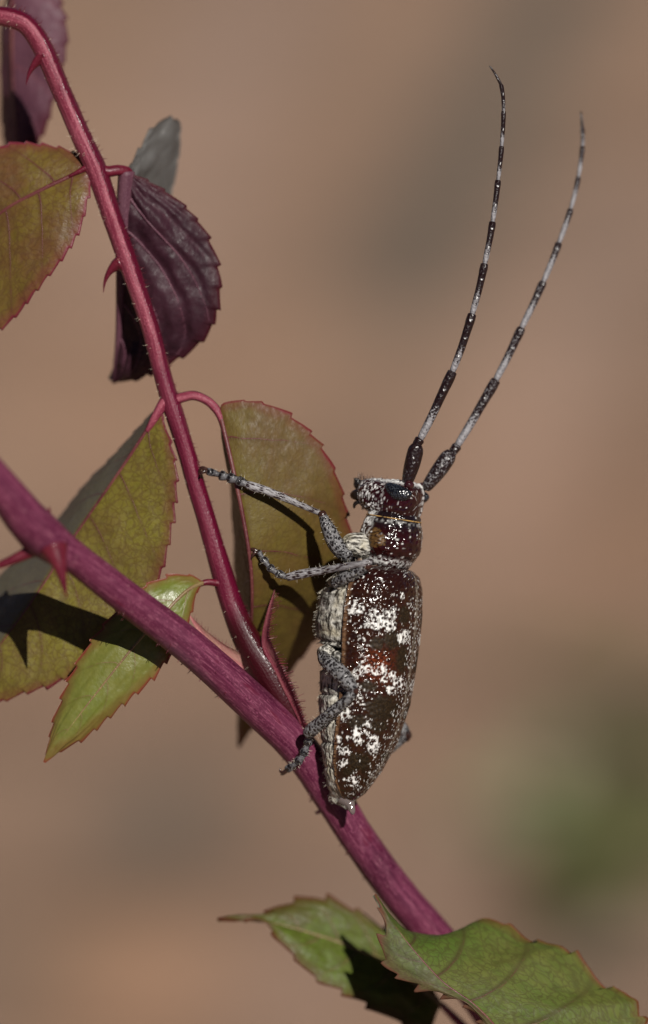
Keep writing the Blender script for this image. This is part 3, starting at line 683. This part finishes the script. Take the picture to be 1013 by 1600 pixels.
    fleck = np.maximum(fleck, dots(arc + 19, Zg * .55, 3.0, .6, 1.4, .48 * halo, 61 + sgn) * .85)
    hole = np.clip((1.1 - d1 / (2.7 + 1.7 * sz)) * 3, 0, 1)
    wht = wht * np.clip((vnoise(arc * .85, Zg * .24, 7.7 + sgn) - .22) * 4.5, .12, 1)
    w = np.maximum(wht * (1 - hole), fleck)
    gold = np.clip((vnoise(px * 1.1, py * 1.1, 1.7) - .55) * 5, 0, 1)
    base = np.stack([.010 + .026 * np.clip(n1 + .5, 0, 1), .0036 + .0062 * np.clip(n1 + .5, 0, 1), .0022 + 0 * n1], -1)
    rust = np.exp(-(((px - 590) / 22) ** 2 + ((py - 1040) / 26) ** 2)) * np.clip(n2 * 3 + .6, 0, 1)
    base = base * (1 - rust[..., None]) + np.array((.17, .030, .005)) * rust[..., None]
    vc = np.array((.013, .0075, .0025)) * (1 + 2.4 * gold[..., None])
    base = base * (1 - velv[..., None] * .92) + vc * velv[..., None] * .92
    top = np.clip((930 - py) / 30, 0, 1)[..., None] * .5; base = base * (1 - top) + np.array((.014, .003, .005)) * top
    colr = base * (1 - w[..., None]) + np.array((.84, .83, .79)) * w[..., None]
    mline = (np.exp(-((Tg + .01) / .03) ** 2) * .75 * (fl > .35))[..., None]; colr = colr * (1 - mline) + np.array((.22, .12, .06)) * mline
    edge2 = (np.exp(-((Tg - math.pi / 2) / .03) ** 2) * .6 * np.clip(.2 + fl, 0, 1))[..., None]; colr = colr * (1 - edge2) + np.array((.48, .42, .33)) * edge2
    disp = bead - pit * 1.6 * (1 - .5 * velv) + wht * .25 + (n1 * 1.1 + n2 * .5)
    nl, nd = ct, st
    l2, d2 = l + nl * disp, dd + nd * disp
    # roll the front edge in under the pronotum
    fr = np.clip((ZT - 9 - zz) / -9, 0, 1)[:, None] ** 2
    l2 = l2 * (1 - .18 * fr); d2 = d2 - .18 * fr * A * H * st
    down = np.maximum(w * 1.0, velv * .75)
    V = B(l2 * sgn, d2, Zg)
    f = grid_faces(nr, ncol)
    # inner skin, so that the wing case has thickness
    m = nr * ncol; V2 = B((l2 - nl * 4) * sgn, d2 - nd * 4, Zg)
    if sgn > 0: f = [q[::-1] for q in f]
    bk = [tuple(x + m for x in q[::-1]) for q in f]; rim = []
    for i in range(nr - 1):
        for c in (0, ncol - 1): p_ = i * ncol + c; q_ = p_ + ncol; rim.append((p_, q_, q_ + m, p_ + m))
    for j in range(ncol - 1):
        for r_ in (0, nr - 1): p_ = r_ * ncol + j; rim.append((p_, p_ + 1, p_ + 1 + m, p_ + m))
    return mesh('elytron', np.vstack([V.reshape(-1, 3), V2.reshape(-1, 3)]), f + bk + rim, M['cuticle'], beetle, BB,
                {'col': np.vstack([colr.reshape(-1, 3)] * 2), 'down': np.tile(down.ravel(), 2)})
el1 = elytron(1); el2 = elytron(-1)
tag(el1, 'broad brown wing case with bands of white spots'); tag(el2, 'far wing case showing only as a speckled rim')

# underside: thorax and abdomen
vent = curve([(560, 880), (530, 892), (514, 905), (500, 933), (492, 968), (495, 995), (503, 1012), (502, 1040), (499, 1080), (500, 1120), (502, 1160), (506, 1200), (514, 1238), (521, 1256), (534, 1262)])
def trunk(name, y0, y1, grooves, n=90, seg=48, lumps=None):
    z0, z1 = XZ(505, y0)[1], XZ(525, y1)[1]; zz = np.linspace(z0, z1, n); th = np.linspace(0, 2 * math.pi, seg, endpoint=False)
    xm, xs, xv = marg(np.maximum(zz, ZB + 4)), sut(np.maximum(zz, ZB + 4)), vent(zz)
    a = np.maximum((xs - xm) / (sP + .95 * cP), 6); c0 = (xm + a * sP); rl = a * .93
    rv = np.sqrt(np.maximum((c0 - xv) ** 2 - (rl * sP) ** 2, 36)) / cP
    gr = np.ones(n); yy = np.linspace(y0, y1, n)
    for g in grooves: gr -= .07 * np.exp(-((yy - g) / 2.6) ** 2) - .025 * np.exp(-((yy - g - 9) / 9) ** 2)
    cap = np.minimum(1, np.sqrt(np.clip((np.arange(n) + .3) / 5, 0, 1)) ) * np.minimum(1, np.sqrt(np.clip((n - 1 - np.arange(n) + .3) / 5, 0, 1)))
    Zg, Tg = np.meshgrid(zz, th, indexing='ij'); g2 = (gr * cap)[:, None]
    l = rl[:, None] * np.cos(Tg) * g2; s = np.sin(Tg)
    dd = (c0 / cP)[:, None] + np.where(s > 0, (a * .62)[:, None] * s, rv[:, None] * s) * g2
    nz = (fbm(Zg * .09, Tg * 3.5, 4.4, 3) - .5) * 4.5 + (fbm(Zg * .3, Tg * 9, 1.4, 2) - .5) * 2.0
    l = l + np.cos(Tg) * nz; dd = dd + s * nz
    V = B(l, dd, Zg); A = np.stack([Zg, Tg * 40, 0 * Zg], -1) / PXU
    f = grid_faces(n, seg, True)
    f += [tuple(range(seg))[::-1], tuple((n - 1) * seg + j for j in range(seg))]
    return mesh(name, V.reshape(-1, 3), f, M['ventral'], beetle, BB, {'tc': A.reshape(-1, 3)}), B(l, dd, Zg)
thorax, tv = trunk('thorax', 882, 1016, [915, 1004])
abdomen, avv = trunk('abdomen', 1006, 1262, [1046, 1085, 1124, 1161, 1200, 1238], 130)

# pronotum: a barrel with a side tubercle, brown velvet spot and white flecks
def barrel(name, prof, mat, colfn, seg=120, n=110, spine=None, boxy=1.0):
    """prof: (z, centre dd, half width l, half depth dd)"""
    q = cr([(z, c, a, b) for z, c, a, b in prof], n) if False else None
    t = np.linspace(0, 1, len(prof)); tt = np.linspace(0, 1, n); pr = np.array(prof)
    cc = cr(pr[:, [0, 1, 2, 3]], n); zz, c0, a, b = cc[:, 0], cc[:, 1], cc[:, 2], cc[:, 3]
    th = np.linspace(0, 2 * math.pi, seg, endpoint=False); Zg, Tg = np.meshgrid(zz, th, indexing='ij')
    ct, st = np.cos(Tg), np.sin(Tg); ex = lambda v: np.sign(v) * np.abs(v) ** boxy
    n1 = fbm(Zg * .10, Tg * 4.2, 6.0, 3) - .5; n2 = fbm(Zg * .35, Tg * 14, 2.0, 2) - .5
    d = n1 * 3.2 + n2 * 2.2
    if spine:
        for sg in (1, -1):
            t0 = 0.0 + spine[1] if sg > 0 else math.pi - spine[1]
            da = np.angle(np.exp(1j * (Tg - t0))); d = d + spine[2] * np.exp(-((Zg - spine[0]) / 8) ** 2 - (da / .20) ** 2)
    l = (a[:, None] * ex(ct) + ct * d); dd = c0[:, None] + b[:, None] * ex(st) + st * d
    c, w = colfn(Zg, Tg, n1, n2, dd * cP - l * sP)
    f = grid_faces(n, seg, True) + [tuple(range(seg))[::-1], tuple((n - 1) * seg + j for j in range(seg))]
    return mesh(name, B(l, dd, Zg).reshape(-1, 3), f, mat, beetle, BB, {'col': c.reshape(-1, 3), 'down': w.ravel()})
def flecks(Zg, Tg, k, thr, sx=.55, st=22, seed=1.0): return np.clip((vnoise(Zg * sx, np.cos(Tg) * 50 * sx + seed * 7, np.sin(Tg) * 46 * sx) - thr) * k, 0, 1)
def pron_col(Zg, Tg, n1, n2, X):
    base = np.stack([.012 + .020 * np.clip(n1 + .4, 0, 1), .0030 + 0 * n1, .0032 + 0 * n1], -1)
    blk = np.clip((Zg - 50) / 12, 0, 1)[..., None] * .75; base = base * (1 - blk) + np.array((.006, .006, .007)) * blk
    z2 = np.exp(-((Zg - 36) / 17) ** 2); da = np.angle(np.exp(1j * (Tg + .15)))
    br = (z2 * np.exp(-(da / .42) ** 2)) > (.35 + n1 * .6)
    br = br.astype(float)[..., None] * .6; base = base * (1 - br) + np.array((.085, .046, .012)) * (.15 + 2.0 * flecks(Zg, Tg, 2.2, .25, .5, 1, 4.0)[..., None]) * br
    w = dots(Tg * 50, Zg + 200, 5.0, 1.0, 2.6, .04 + .22 * np.exp(-((Tg - 1.1) / .6) ** 2), 51) * .8
    low = np.exp(-((Zg - 3) / 5) ** 2); w = np.maximum(w, .7 * low * flecks(Zg, Tg, 7, .42, .4, 12, 5.0))
    ven = np.clip((-np.sin(Tg) - .25) * 4, 0, 1) * flecks(Zg, Tg, 6, .35, .3, 9, 3.3); w = np.maximum(w, ven)
    ring = np.exp(-((Zg - 66) / 2.5) ** 2) * flecks(Zg, Tg, 6, .45, .2, 6, 8.8); w = np.maximum(w, ring * .35)
    far = np.exp(-((Tg - 2.05) / .12) ** 2) * flecks(Zg, Tg, 6, .40, .2, 8, 2.2); w = np.maximum(w, far * .9)
    return base * (1 - w[..., None]) + np.array((.74, .73, .70)) * w[..., None], np.maximum(w, br[..., 0] * .8)
barrel('pronotum', [(-9, 4, 28, 24), (-4, 4, 39, 34), (3, 5, 43, 38), (9, 5, 44, 40), (16, 6, 49, 44), (28, 6, 55, 48), (42, 5, 54, 48), (54, 5, 50, 47), (63, 5, 46.5, 45), (69, 5, 44, 43), (74, 5, 43, 42), (80, 5, 40, 39)], M['headskin'], pron_col, spine=(33, -.12, 3))

# head: lofted from crown to mouth
def make_head():
    sec = np.array([(53, 99, 6, 10), (51, 99, 17, 24), (46, 99, 25, 34), (36, 100, 30, 43), (18, 100.5, 32, 48), (-4, 100, 31.5, 48), (-24, 100.5, 29, 45), (-42, 102, 27, 40), (-56, 103.5, 23.5, 34), (-66, 105, 20, 28), (-72, 106, 15, 20), (-75, 107, 7, 9)], float); sec[:, 0] = sec[:, 0] * .80 + 1; sec[:, 3] *= .9
    n, seg = 110, 120; cc = cr(sec, n); th = np.linspace(0, 2 * math.pi, seg, endpoint=False)
    Ds, Tg = np.meshgrid(cc[:, 0], th, indexing='ij'); ex = lambda v: np.sign(v) * np.abs(v) ** .74
    ct, st = np.cos(Tg), np.sin(Tg); n1 = fbm(Ds * .09, Tg * 4, 7.0, 3) - .5; n2 = fbm(Ds * .33, Tg * 13, 3.0, 2) - .5
    d = n1 * 2.6 + n2 * 2.0
    l = cc[:, 3][:, None] * ex(ct) + ct * d; z = cc[:, 1][:, None] + cc[:, 2][:, None] * ex(st) + st * d
    # antennal swellings on the brow
    for sg in (1, -1):
        b = np.exp(-(((Ds - 36) / 11) ** 2 + ((l - sg * 25) / 11) ** 2)) * (st > 0); z = z + 5 * b
    base = np.stack([.013 + .020 * np.clip(n1 + .4, 0, 1), .0028 + 0 * n1, .0038 + 0 * n1], -1)
    cheek = np.clip((2 - Ds) / 20, 0, 1); w = cheek * np.clip((vnoise(Ds * .42, l * .42, z * .42) - .54) * 6, 0, 1)
    face = np.clip((z - 124) / 5, 0, 1); w = np.maximum(w, face * np.clip((vnoise(Ds * .4, l * .3, 2.3) - .30) * 6, 0, 1) * .9)
    mid = np.exp(-((l + 16) / 5) ** 2) * np.clip((vnoise(Ds * .3, z * .3, 4.3) - .35) * 6, 0, 1); w = np.maximum(w, mid * .95)
    spk = dots(Tg * 46, Ds + 200, 5.0, .8, 1.9, .2, 52); w = np.maximum(w, spk * .85)
    muz = np.clip((-48 - Ds) / 7, 0, 1)[..., None]; base = base * (1 - muz * .7) + np.array((.02, .018, .016)) * muz * .7; w = w * (1 - muz[..., 0] * .55)
    c = base * (1 - w[..., None]) + np.array((.78, .77, .75)) * w[..., None]
    f = [q[::-1] for q in grid_faces(n, seg, True)] + [tuple(range(seg)), tuple((n - 1) * seg + j for j in range(seg))[::-1]]
    return mesh('head', B(l, Ds, z).reshape(-1, 3), f, M['headskin'], beetle, BB, {'col': c.reshape(-1, 3), 'down': w.ravel()})
head = make_head()
# golden fringe line at the neck
def ring(name, z, dd0, a, b, r, mat, parent):
    pts = []
    for t in np.linspace(0, 2 * math.pi, 49): pts.append(np.append(B(np.array(a * math.cos(t)), np.array(dd0 + b * math.sin(t)), np.array(z)), r / PXU))
    V, f, A = tube_geo(pts, 120, 8, caps=False); return mesh(name, V, f, mat, parent, BB, {'tc': A})
M['collar'] = plain_mat('collar_fringe', (.30, .18, .06), .4, .4, .9, 40, .4)
ring('collar', 71.5, 5, 44, 43.5, .9, M['collar'], beetle)

def ellipsoid(name, c, r, mat, parent, n=24, seg=32, rot=0.0, notch=None):
    u, v = np.meshgrid(np.linspace(0.0, math.pi, n), np.linspace(0, 2 * math.pi, seg, endpoint=False), indexing='ij')
    x, y, z = np.sin(u) * np.cos(v), np.sin(u) * np.sin(v), np.cos(u)
    if notch is not None: y, z = y, z - .55 * (1 - y * y)* notch
    l, dd, zz = x * r[0], y * r[1], z * r[2]; dd, zz = dd * math.cos(rot) - zz * math.sin(rot), dd * math.sin(rot) + zz * math.cos(rot)
    f = [q[::-1] for q in grid_faces(n, seg, True)]
    return mesh(name, B(c[0] + l, c[1] + dd, c[2] + zz).reshape(-1, 3), f, mat, parent, BB)
for sg in (1, -1):
    ellipsoid('eye', (sg * 35, 20, 116), (11, 24, 13), M['eye'], head, rot=math.radians(-12), notch=.65)
    ellipsoid('antenna_socket', (sg * 27, 33, 127), (9, 8, 7), M['socket'], head)
def bt(name, pts, mat, parent, n=24, seg=12, **kw):
    """tube in beetle frame: (l, dd, z, r)"""
    path = [np.append(B(np.array(p[0]), np.array(p[1]), np.array(p[2])), p[3] / PXU) for p in pts]
    V, f, A = tube_geo(path, n, seg, **kw); return mesh(name, V, f, mat, parent, BB, {'tc': A})
for sg in (1, -1):
    bt('mandible', [(sg * 16, -50, 100, 10), (sg * 14, -58, 99, 9), (sg * 9, -65, 98, 6), (sg * 3, -68, 100, 1.2)], M['jaw'], head)
    bt('palp', [(sg * 16, -46, 92, 4), (sg * 18, -55, 86, 3.2), (sg * 18, -57, 82, 2.6), (sg * 17, -57, 78, 1.6)], M['jaw'], head)
bt('labrum', [(0, -52, 112, 13), (2, -62, 116, 9), (5, -66, 121, 5), (8, -69, 124, 1)], M['jaw'], head, flat=.7)
bristles('bristles', [(B(np.array(random.uniform(-20, 30)), np.array(random.uniform(-60, -16)), np.array(126.0)) * 1.0, UP + RIGHT * random.uniform(-.6, .2) - FWD * random.uniform(-.3, .3), random.uniform(5, 11) / PXU, .45 / PXU) for _ in range(34)], M['claw'], head, BB, tip=False)

# antennae
def band_mat():
    m, t, b = newmat('banded_antenna'); n = N(t); tc = n.attr('tc').outputs['Vector']; w = n.attr('pale').outputs['Fac']
    v = n.noise(tc, 70, 2); v2 = n.voro(tc, 50)
    k = n.math('MULTIPLY', n.mapr(n.math('ADD', w, n.math('MULTIPLY', n.math('SUBTRACT', v, .5), 2.4)), .30, .85), n.mapr(v2, .05, .35, .6, 1.0), True)
    n.link(n.mix(k, (.010, .003, .003), (.22, .21, .22)), b.inputs['Base Color'])
    n.link(n.mapr(k, 0, 1, .33, .6, False), b.inputs['Roughness']); b.inputs['Specular IOR Level'].default_value = .5
    n.bump(v2, .6, .010, b); return m
M['band'] = band_mat()
def antenna(joints, radii, depth, pale, lit_grey):
    root = empty('antenna', BB, beetle)
    for i in range(len(joints) - 1):
        (x0, y0), (x1, y1) = joints[i], joints[i + 1]; d0, d1 = depth[i], depth[i + 1]; r0, r1 = radii[i]
        pm = joints[max(i - 1, 0)]; pn = joints[min(i + 2, len(joints) - 1)]
        # slight bend towards the neighbouring segments
        bx, by = ((x0 + x1) / 2 - (pm[0] + pn[0]) / 2) * .12, ((y0 + y1) / 2 - (pm[1] + pn[1]) / 2) * .12
        pts = []
        for t in (0, .06, .25, .5, .75, .9, 1.0):
            k = 4 * t * (1 - t)
            prof = {0: .84, .06: .92, .9: 1.07, .75: 1.02}.get(t, 1.0 if t < .95 else .94)
            r = (r0 + (r1 - r0) * t) * prof
            if i == 0: r = {0: .55, .06: .72, .25: .9, .5: 1.05, .75: 1.08, .9: 1.0, 1.0: .7}[t] * r1
            pts.append((x0 + (x1 - x0) * t + bx * k, y0 + (y1 - y0) * t + by * k, d0 + (d1 - d0) * t, r))
        pl = pale[i]
        def ex(A, nv, pl=pl):
            s = A[:, 0] / max(A[:, 0].max(), 1e-6)
            return {'pale': np.clip((pl - s) / .42 + .5, lit_grey, 1) if pl > 0 else np.full(nv, lit_grey)}
        tube('antenna_segment', pts, M['band'], root, BB, 30, 12, extra=ex, wob=.04)
    return root
JL = [(636, 757), (652, 695), (657, 686), (707, 581), (738, 491), (757.5, 412.6), (770, 347), (778.5, 282), (784, 229), (787, 174), (783, 132.5), (765, 103)]
JR = [(665, 764), (706, 707), (715, 696), (775, 594), (815, 513), (849, 441), (873.5, 380), (892, 327), (904, 277), (910.5, 229), (910.5, 200), (908, 174)]
RA = [(10, 12), (7, 7.5), (6.2, 7.8), (5.6, 7.0), (4.9, 6.3), (4.3, 5.6), (3.9, 4.9), (3.3, 4.2), (3.1, 3.8), (2.9, 3.4), (2.7, 1.0)]
a1 = antenna(JL, RA, [-62, -66, -66, -70, -74, -76, -76, -76, -76, -76, -76, -76], [0, 0, .36, .30, .34, .38, .38, .34, .30, .15, 0], .03)
a2 = antenna(JR, RA, [-28, -22, -20, -8, 2, 12, 24, 36, 50, 62, 70, 76], [0, 0, .40, .42, .48, .58, .62, .60, .50, .30, 0], .27)  # bright light on this antenna painted in as more pale grey
tag(a1, 'near antenna with dark and white bands, tip hooked'); tag(a2, 'far antenna leaning right, painted greyer as if brightly lit')

# legs
def leg(coxa, femur, tibia, tarsus, claws, label=None):
    root = empty('leg', BB, beetle)
    thin = lambda q, k: [t[:3] + (t[3] * k,) for t in q]
    femur, tibia, tarsus = thin(femur, .9), thin(tibia, .86), thin(tarsus, .88)
    if coxa: tube('coxa', coxa, M['ventral'], root, BB, 24, 16, wob=.05)
    tube('femur', femur, M['legs'], root, BB, 40, 18, wob=.015)
    tube('tibia', tibia, M['tibia'] if label != 'hind' else M['legs'], root, BB, 40, 14, wob=.02)
    f_, t_ = femur[-1], tibia[0]; g_ = femur[-2]
    tube('knee', [(g_[0] * .5 + f_[0] * .5, g_[1] * .5 + f_[1] * .5, g_[2] * .5 + f_[2] * .5, f_[3] * .9), f_[:3] + (f_[3] * 1.12,), (f_[0] * .4 + t_[0] * .6, f_[1] * .4 + t_[1] * .6, f_[2] * .4 + t_[2] * .6 - 1, t_[3] * 1.1)], M['claw'], root, BB, 16, 12)
    for i in range(len(tarsus) - 1):
        a, b = tarsus[i], tarsus[i + 1]
        mid = lambda t, r: tuple(a[k] + (b[k] - a[k]) * t for k in range(3)) + (r,)
        r = a[3]
        tube('tarsus_segment', [mid(0, r * .68), mid(.3, r * .8), mid(.7, r * 1.05), mid(.95, r * .95), mid(1.05, r * .6)], M['tarsus'], root, BB, 16, 10, flat=.8)
    hp = path_bristles(tibia, 46, 3, 7, .3, None, .05, 1) + path_bristles(femur, 26, 3, 6, .3, None, .1, .95) + path_bristles([t[:3] + (max(t[3], 2.5),) for t in tarsus], 30, 3, 6, .3)
    bristles('hairs', hp, M['seta'], root, BB, tip=False)
    for c in claws: tube('claw', c, M['claw'], root, BB, 16, 8)
    return root
leg([(578, 856, -52, 18), (562, 852, -66, 20), (548, 850, -78, 17), (538, 852, -84, 11)],
    [(549, 866, -82, 9), (540, 866, -84, 13), (526, 852, -86, 14.5), (514, 828, -86, 13), (507, 812, -86, 9), (504, 804, -86, 7)],
    [(508, 806, -80, 6), (498, 801, -78, 5.2), (470, 789, -74, 6), (430, 772, -70, 7.5), (400, 762, -66, 8.5), (386, 757, -64, 7.5)],
    [(387, 757, -64, 9), (371, 750, -60, 9.5), (357, 746, -54, 9), (344, 742, -48, 7), (324, 736, -42, 0)],
    [[(326, 736, -42, 4), (316, 731, -40, 3), (312, 736, -36, 1.6), (311, 743, -32, .5)], [(326, 736, -42, 4), (318, 737, -46, 3), (314, 742, -46, 1.6), (314, 748, -42, .5)]])
leg([(560, 905, -70, 16), (540, 906, -80, 17), (524, 912, -84, 12)],
    [(522, 912, -88, 9), (536, 905, -98, 11), (556, 895, -112, 10), (574, 884, -122, 7)],
    [(580, 878, -124, 6.5), (570, 880, -124, 6.8), (540, 885, -112, 7), (500, 892, -84, 7.5), (466, 898, -62, 8.5), (449, 902, -56, 7)],
    [(449, 902, -56, 7.5), (432, 895, -56, 7.5), (420, 885, -56, 7), (411, 872, -54, 5.5), (403, 861, -50, 0)],
    [[(404, 863, -50, 3.5), (396, 858, -50, 2.8), (390, 860, -44, 1.6), (388, 867, -34, .5)], [(404, 863, -50, 3.5), (398, 864, -54, 2.8), (394, 871, -52, 1.5), (392, 877, -46, .5)]])
leg([(515, 1018, -70, 14), (506, 1022, -84, 13)],
    [(503, 1021, -88, 8), (508, 1030, -94, 12.5), (522, 1043, -104, 15), (537, 1058, -114, 15), (548, 1072, -122, 12), (552, 1080, -124, 9)],
    [(551, 1082, -124, 8.5), (541, 1094, -122, 9.5), (522, 1110, -112, 10.5), (503, 1127, -98, 12), (488, 1140, -82, 13), (481, 1146, -74, 11)],
    [(484, 1149, -66, 8), (480, 1164, -60, 8), (474, 1180, -56, 8), (464, 1192, -50, 7), (448, 1203, -38, 0)],
    [[(450, 1202, -40, 4), (443, 1207, -36, 3), (438, 1205, -34, 1.8), (438, 1200, -34, .6)], [(450, 1202, -40, 4), (444, 1208, -28, 3), (440, 1210, -20, 1.6), (440, 1206, -16, .5)]], 'hind')
# legs of the far side; the rear knee shows past the wing cases
leg(None, [(560, 1060, 30, 9), (590, 1095, 42, 13), (616, 1128, 40, 15), (628, 1142, 36, 14), (633, 1149, 34, 11)],
    [(632, 1150, 34, 10), (614, 1167, 40, 9), (580, 1190, 48, 10), (548, 1222, 52, 10), (536, 1236, 52, 8)],
    [(538, 1236, 50, 8), (526, 1246, 52, 8), (514, 1256, 54, 7), (502, 1266, 56, 0)], [[(504, 1264, 56, 4), (496, 1270, 54, 2.6), (492, 1268, 50, .6)]], 'hind')
leg(None, [(560, 930, 20, 9), (565, 955, 48, 13), (575, 985, 62, 12), (580, 1000, 62, 8)],
    [(580, 1000, 62, 8), (560, 985, 56, 8), (545, 960, 50, 8), (535, 940, 46, 7)],
    [(535, 940, 46, 7), (530, 925, 45, 7), (526, 912, 46, 6), (524, 900, 48, 0)], [[(524, 902, 48, 3), (522, 895, 50, 2), (524, 890, 54, .6)]])
leg(None, [(585, 860, 5, 9), (590, 850, 24, 12), (596, 838, 36, 10), (598, 830, 40, 7)],
    [(598, 830, 40, 7), (585, 840, 46, 6.5), (570, 855, 48, 7), (560, 868, 46, 6)],
    [(560, 868, 46, 7), (552, 876, 46, 7), (545, 884, 46, 6), (538, 890, 46, 0)], [[(539, 889, 46, 3), (534, 894, 46, 2), (532, 900, 46, .6)]])

# tail end: soft clear tip below the wing cases
tube('abdomen_tip', [(538, 1246, -34, 14), (546, 1255, -38, 9), (549, 1262, -42, 6), (551, 1268, -44, 4.5), (551, 1272, -44, 2.5)], M['drop'], beetle, BB, 24, 16)
# short pale setae along the underside
ss = []
for G_, cnt in ((tv, 420), (avv, 320)):
    n_, m_ = G_.shape[:2]; ctr = G_.mean(1)
    for _ in range(cnt):
        i, j = random.randrange(4, n_ - 4), random.randrange(int(m_ * .56), int(m_ * .86)); d = G_[i, j] - ctr[i]; d /= np.linalg.norm(d)
        ss.append((G_[i, j], d * .8 - UP * random.uniform(.1, .9) + RIGHT * random.uniform(-.3, .3), random.uniform(3, 7) / PXU, .32 / PXU))
bristles('setae', ss, M['seta'], thorax, BB, tip=False)

# ------------------------------------------------------------------ low weeds on the soil, far out of focus
def weed_mat(name, col):
    m, t, b = newmat(name); n = N(t); tc = n.node('ShaderNodeTexCoord').outputs['Object']
    n.link(n.mix(n.mapr(n.noise(tc, .8, 3), .3, .7), col, tuple(c * .6 for c in col)), b.inputs['Base Color']); b.inputs['Roughness'].default_value = .5
    b.inputs['Specular IOR Level'].default_value = .3
    tr = n.node('ShaderNodeBsdfTranslucent'); tr.inputs[0].default_value = (*[c * 1.2 for c in col], 1); mx = n.node('ShaderNodeMixShader'); mx.inputs[0].default_value = .2
    n.link(b.outputs[0], mx.inputs[1]); n.link(tr.outputs[0], mx.inputs[2]); n.link(mx.outputs[0], t.nodes['Material Output'].inputs['Surface']); return m
M['weed'] = weed_mat('weed_leaf', (.12, .125, .045)); M['weed_pale'] = weed_mat('pale_weed_leaf', (.32, .33, .19)); M['weed_dark'] = weed_mat('dark_weed_leaf', (.075, .078, .035)); M['dry'] = weed_mat('dry_leaf', (.34, .25, .20))
def blade(base, direc, length, width, lift, droop, mat, parent, name='leaf', rbase=None):
    d = np.array((math.cos(direc), math.sin(direc), 0)); sd_ = np.array((-d[1], d[0], 0)); n, m = 16, 7; V = []
    for i in range(n):
        t = i / (n - 1); c = d * length * t + np.array((0, 0, length * (lift * t - droop * t * t))); w = width * math.sin(math.pi * min(1, t * .93 + .07)) ** .8 * (1 - .2 * t)
        for j in range(m):
            v = j / (m - 1) * 2 - 1; V.append(base + c + sd_ * w * v + np.array((0, 0, abs(v) * w * .25)))
    V = np.array(V); f = grid_faces(n, m); V = np.vstack([V, V - np.array((0, 0, .06))]); k = n * m
    rim = [(i * m + c, (i + 1) * m + c, (i + 1) * m + c + k, i * m + c + k) for i in range(n - 1) for c in (0, m - 1)]
    return mesh(name, V, f + [tuple(x + k for x in q[::-1]) for q in f] + rim, mat, parent, rbase)
def weed(px, py, mat, count, length, width, lift, label, spread=(0, 2 * math.pi), h=0.0):
    g = gpoint(px, py); g[2] = -.3; o = empty('ground_weed', g); tag(o, label, 'weed', 'weeds on the soil behind')
    for k in range(count):
        a = spread[0] + (spread[1] - spread[0]) * (k + random.uniform(-.3, .3)) / count
        blade(g + np.array((math.cos(a) * .3, math.sin(a) * .3, h)), a, length * random.uniform(.7, 1.15), width * random.uniform(.8, 1.2), lift * random.uniform(.6, 1.3), lift * .8, mat, o, rbase=g)
    if h: 
        V, f, A = tube_geo([np.append(g, .25), np.append(g + np.array((0, 0, h + .4)), .18)], 12, 8); mesh('stem', V, f, mat, o, g, {'tc': A})
    return o
weed(800, 1240, M['weed_pale'], 5, 1.0, .45, .05, 'pale green blurred weed nearest the beetle tail')
weed(880, 1205, M['weed_pale'], 6, 1.4, .5, .06, 'pale green blurred weed right of the one nearest the beetle', (-.2, 6.0))
weed(1010, 1090, M['weed'], 4, 2.4, .45, .7, 'olive blurred weed highest at the right edge, above the pale ones')
weed(1015, 1230, M['weed'], 5, 1.6, .45, .4, 'olive blurred weed midway up the right edge')
weed(1010, 1400, M['weed'], 9, 2.8, .6, 1.0, 'olive blurred weed beside the bottom right leaflet')
weed(950, 1510, M['weed_dark'], 8, 2.4, .55, .6, 'darkest blurred weed just above the bottom right leaflet')
g_ = gpoint(985, 1535); dl = empty('dry_leaf', g_); tag(dl, 'pale dry blurred leaf in the bottom right corner', 'dry leaf')
blade(g_ + np.array((-.6, 0, .3)), .2, 1.5, .5, .3, .3, M['dry'], dl, rbase=g_)
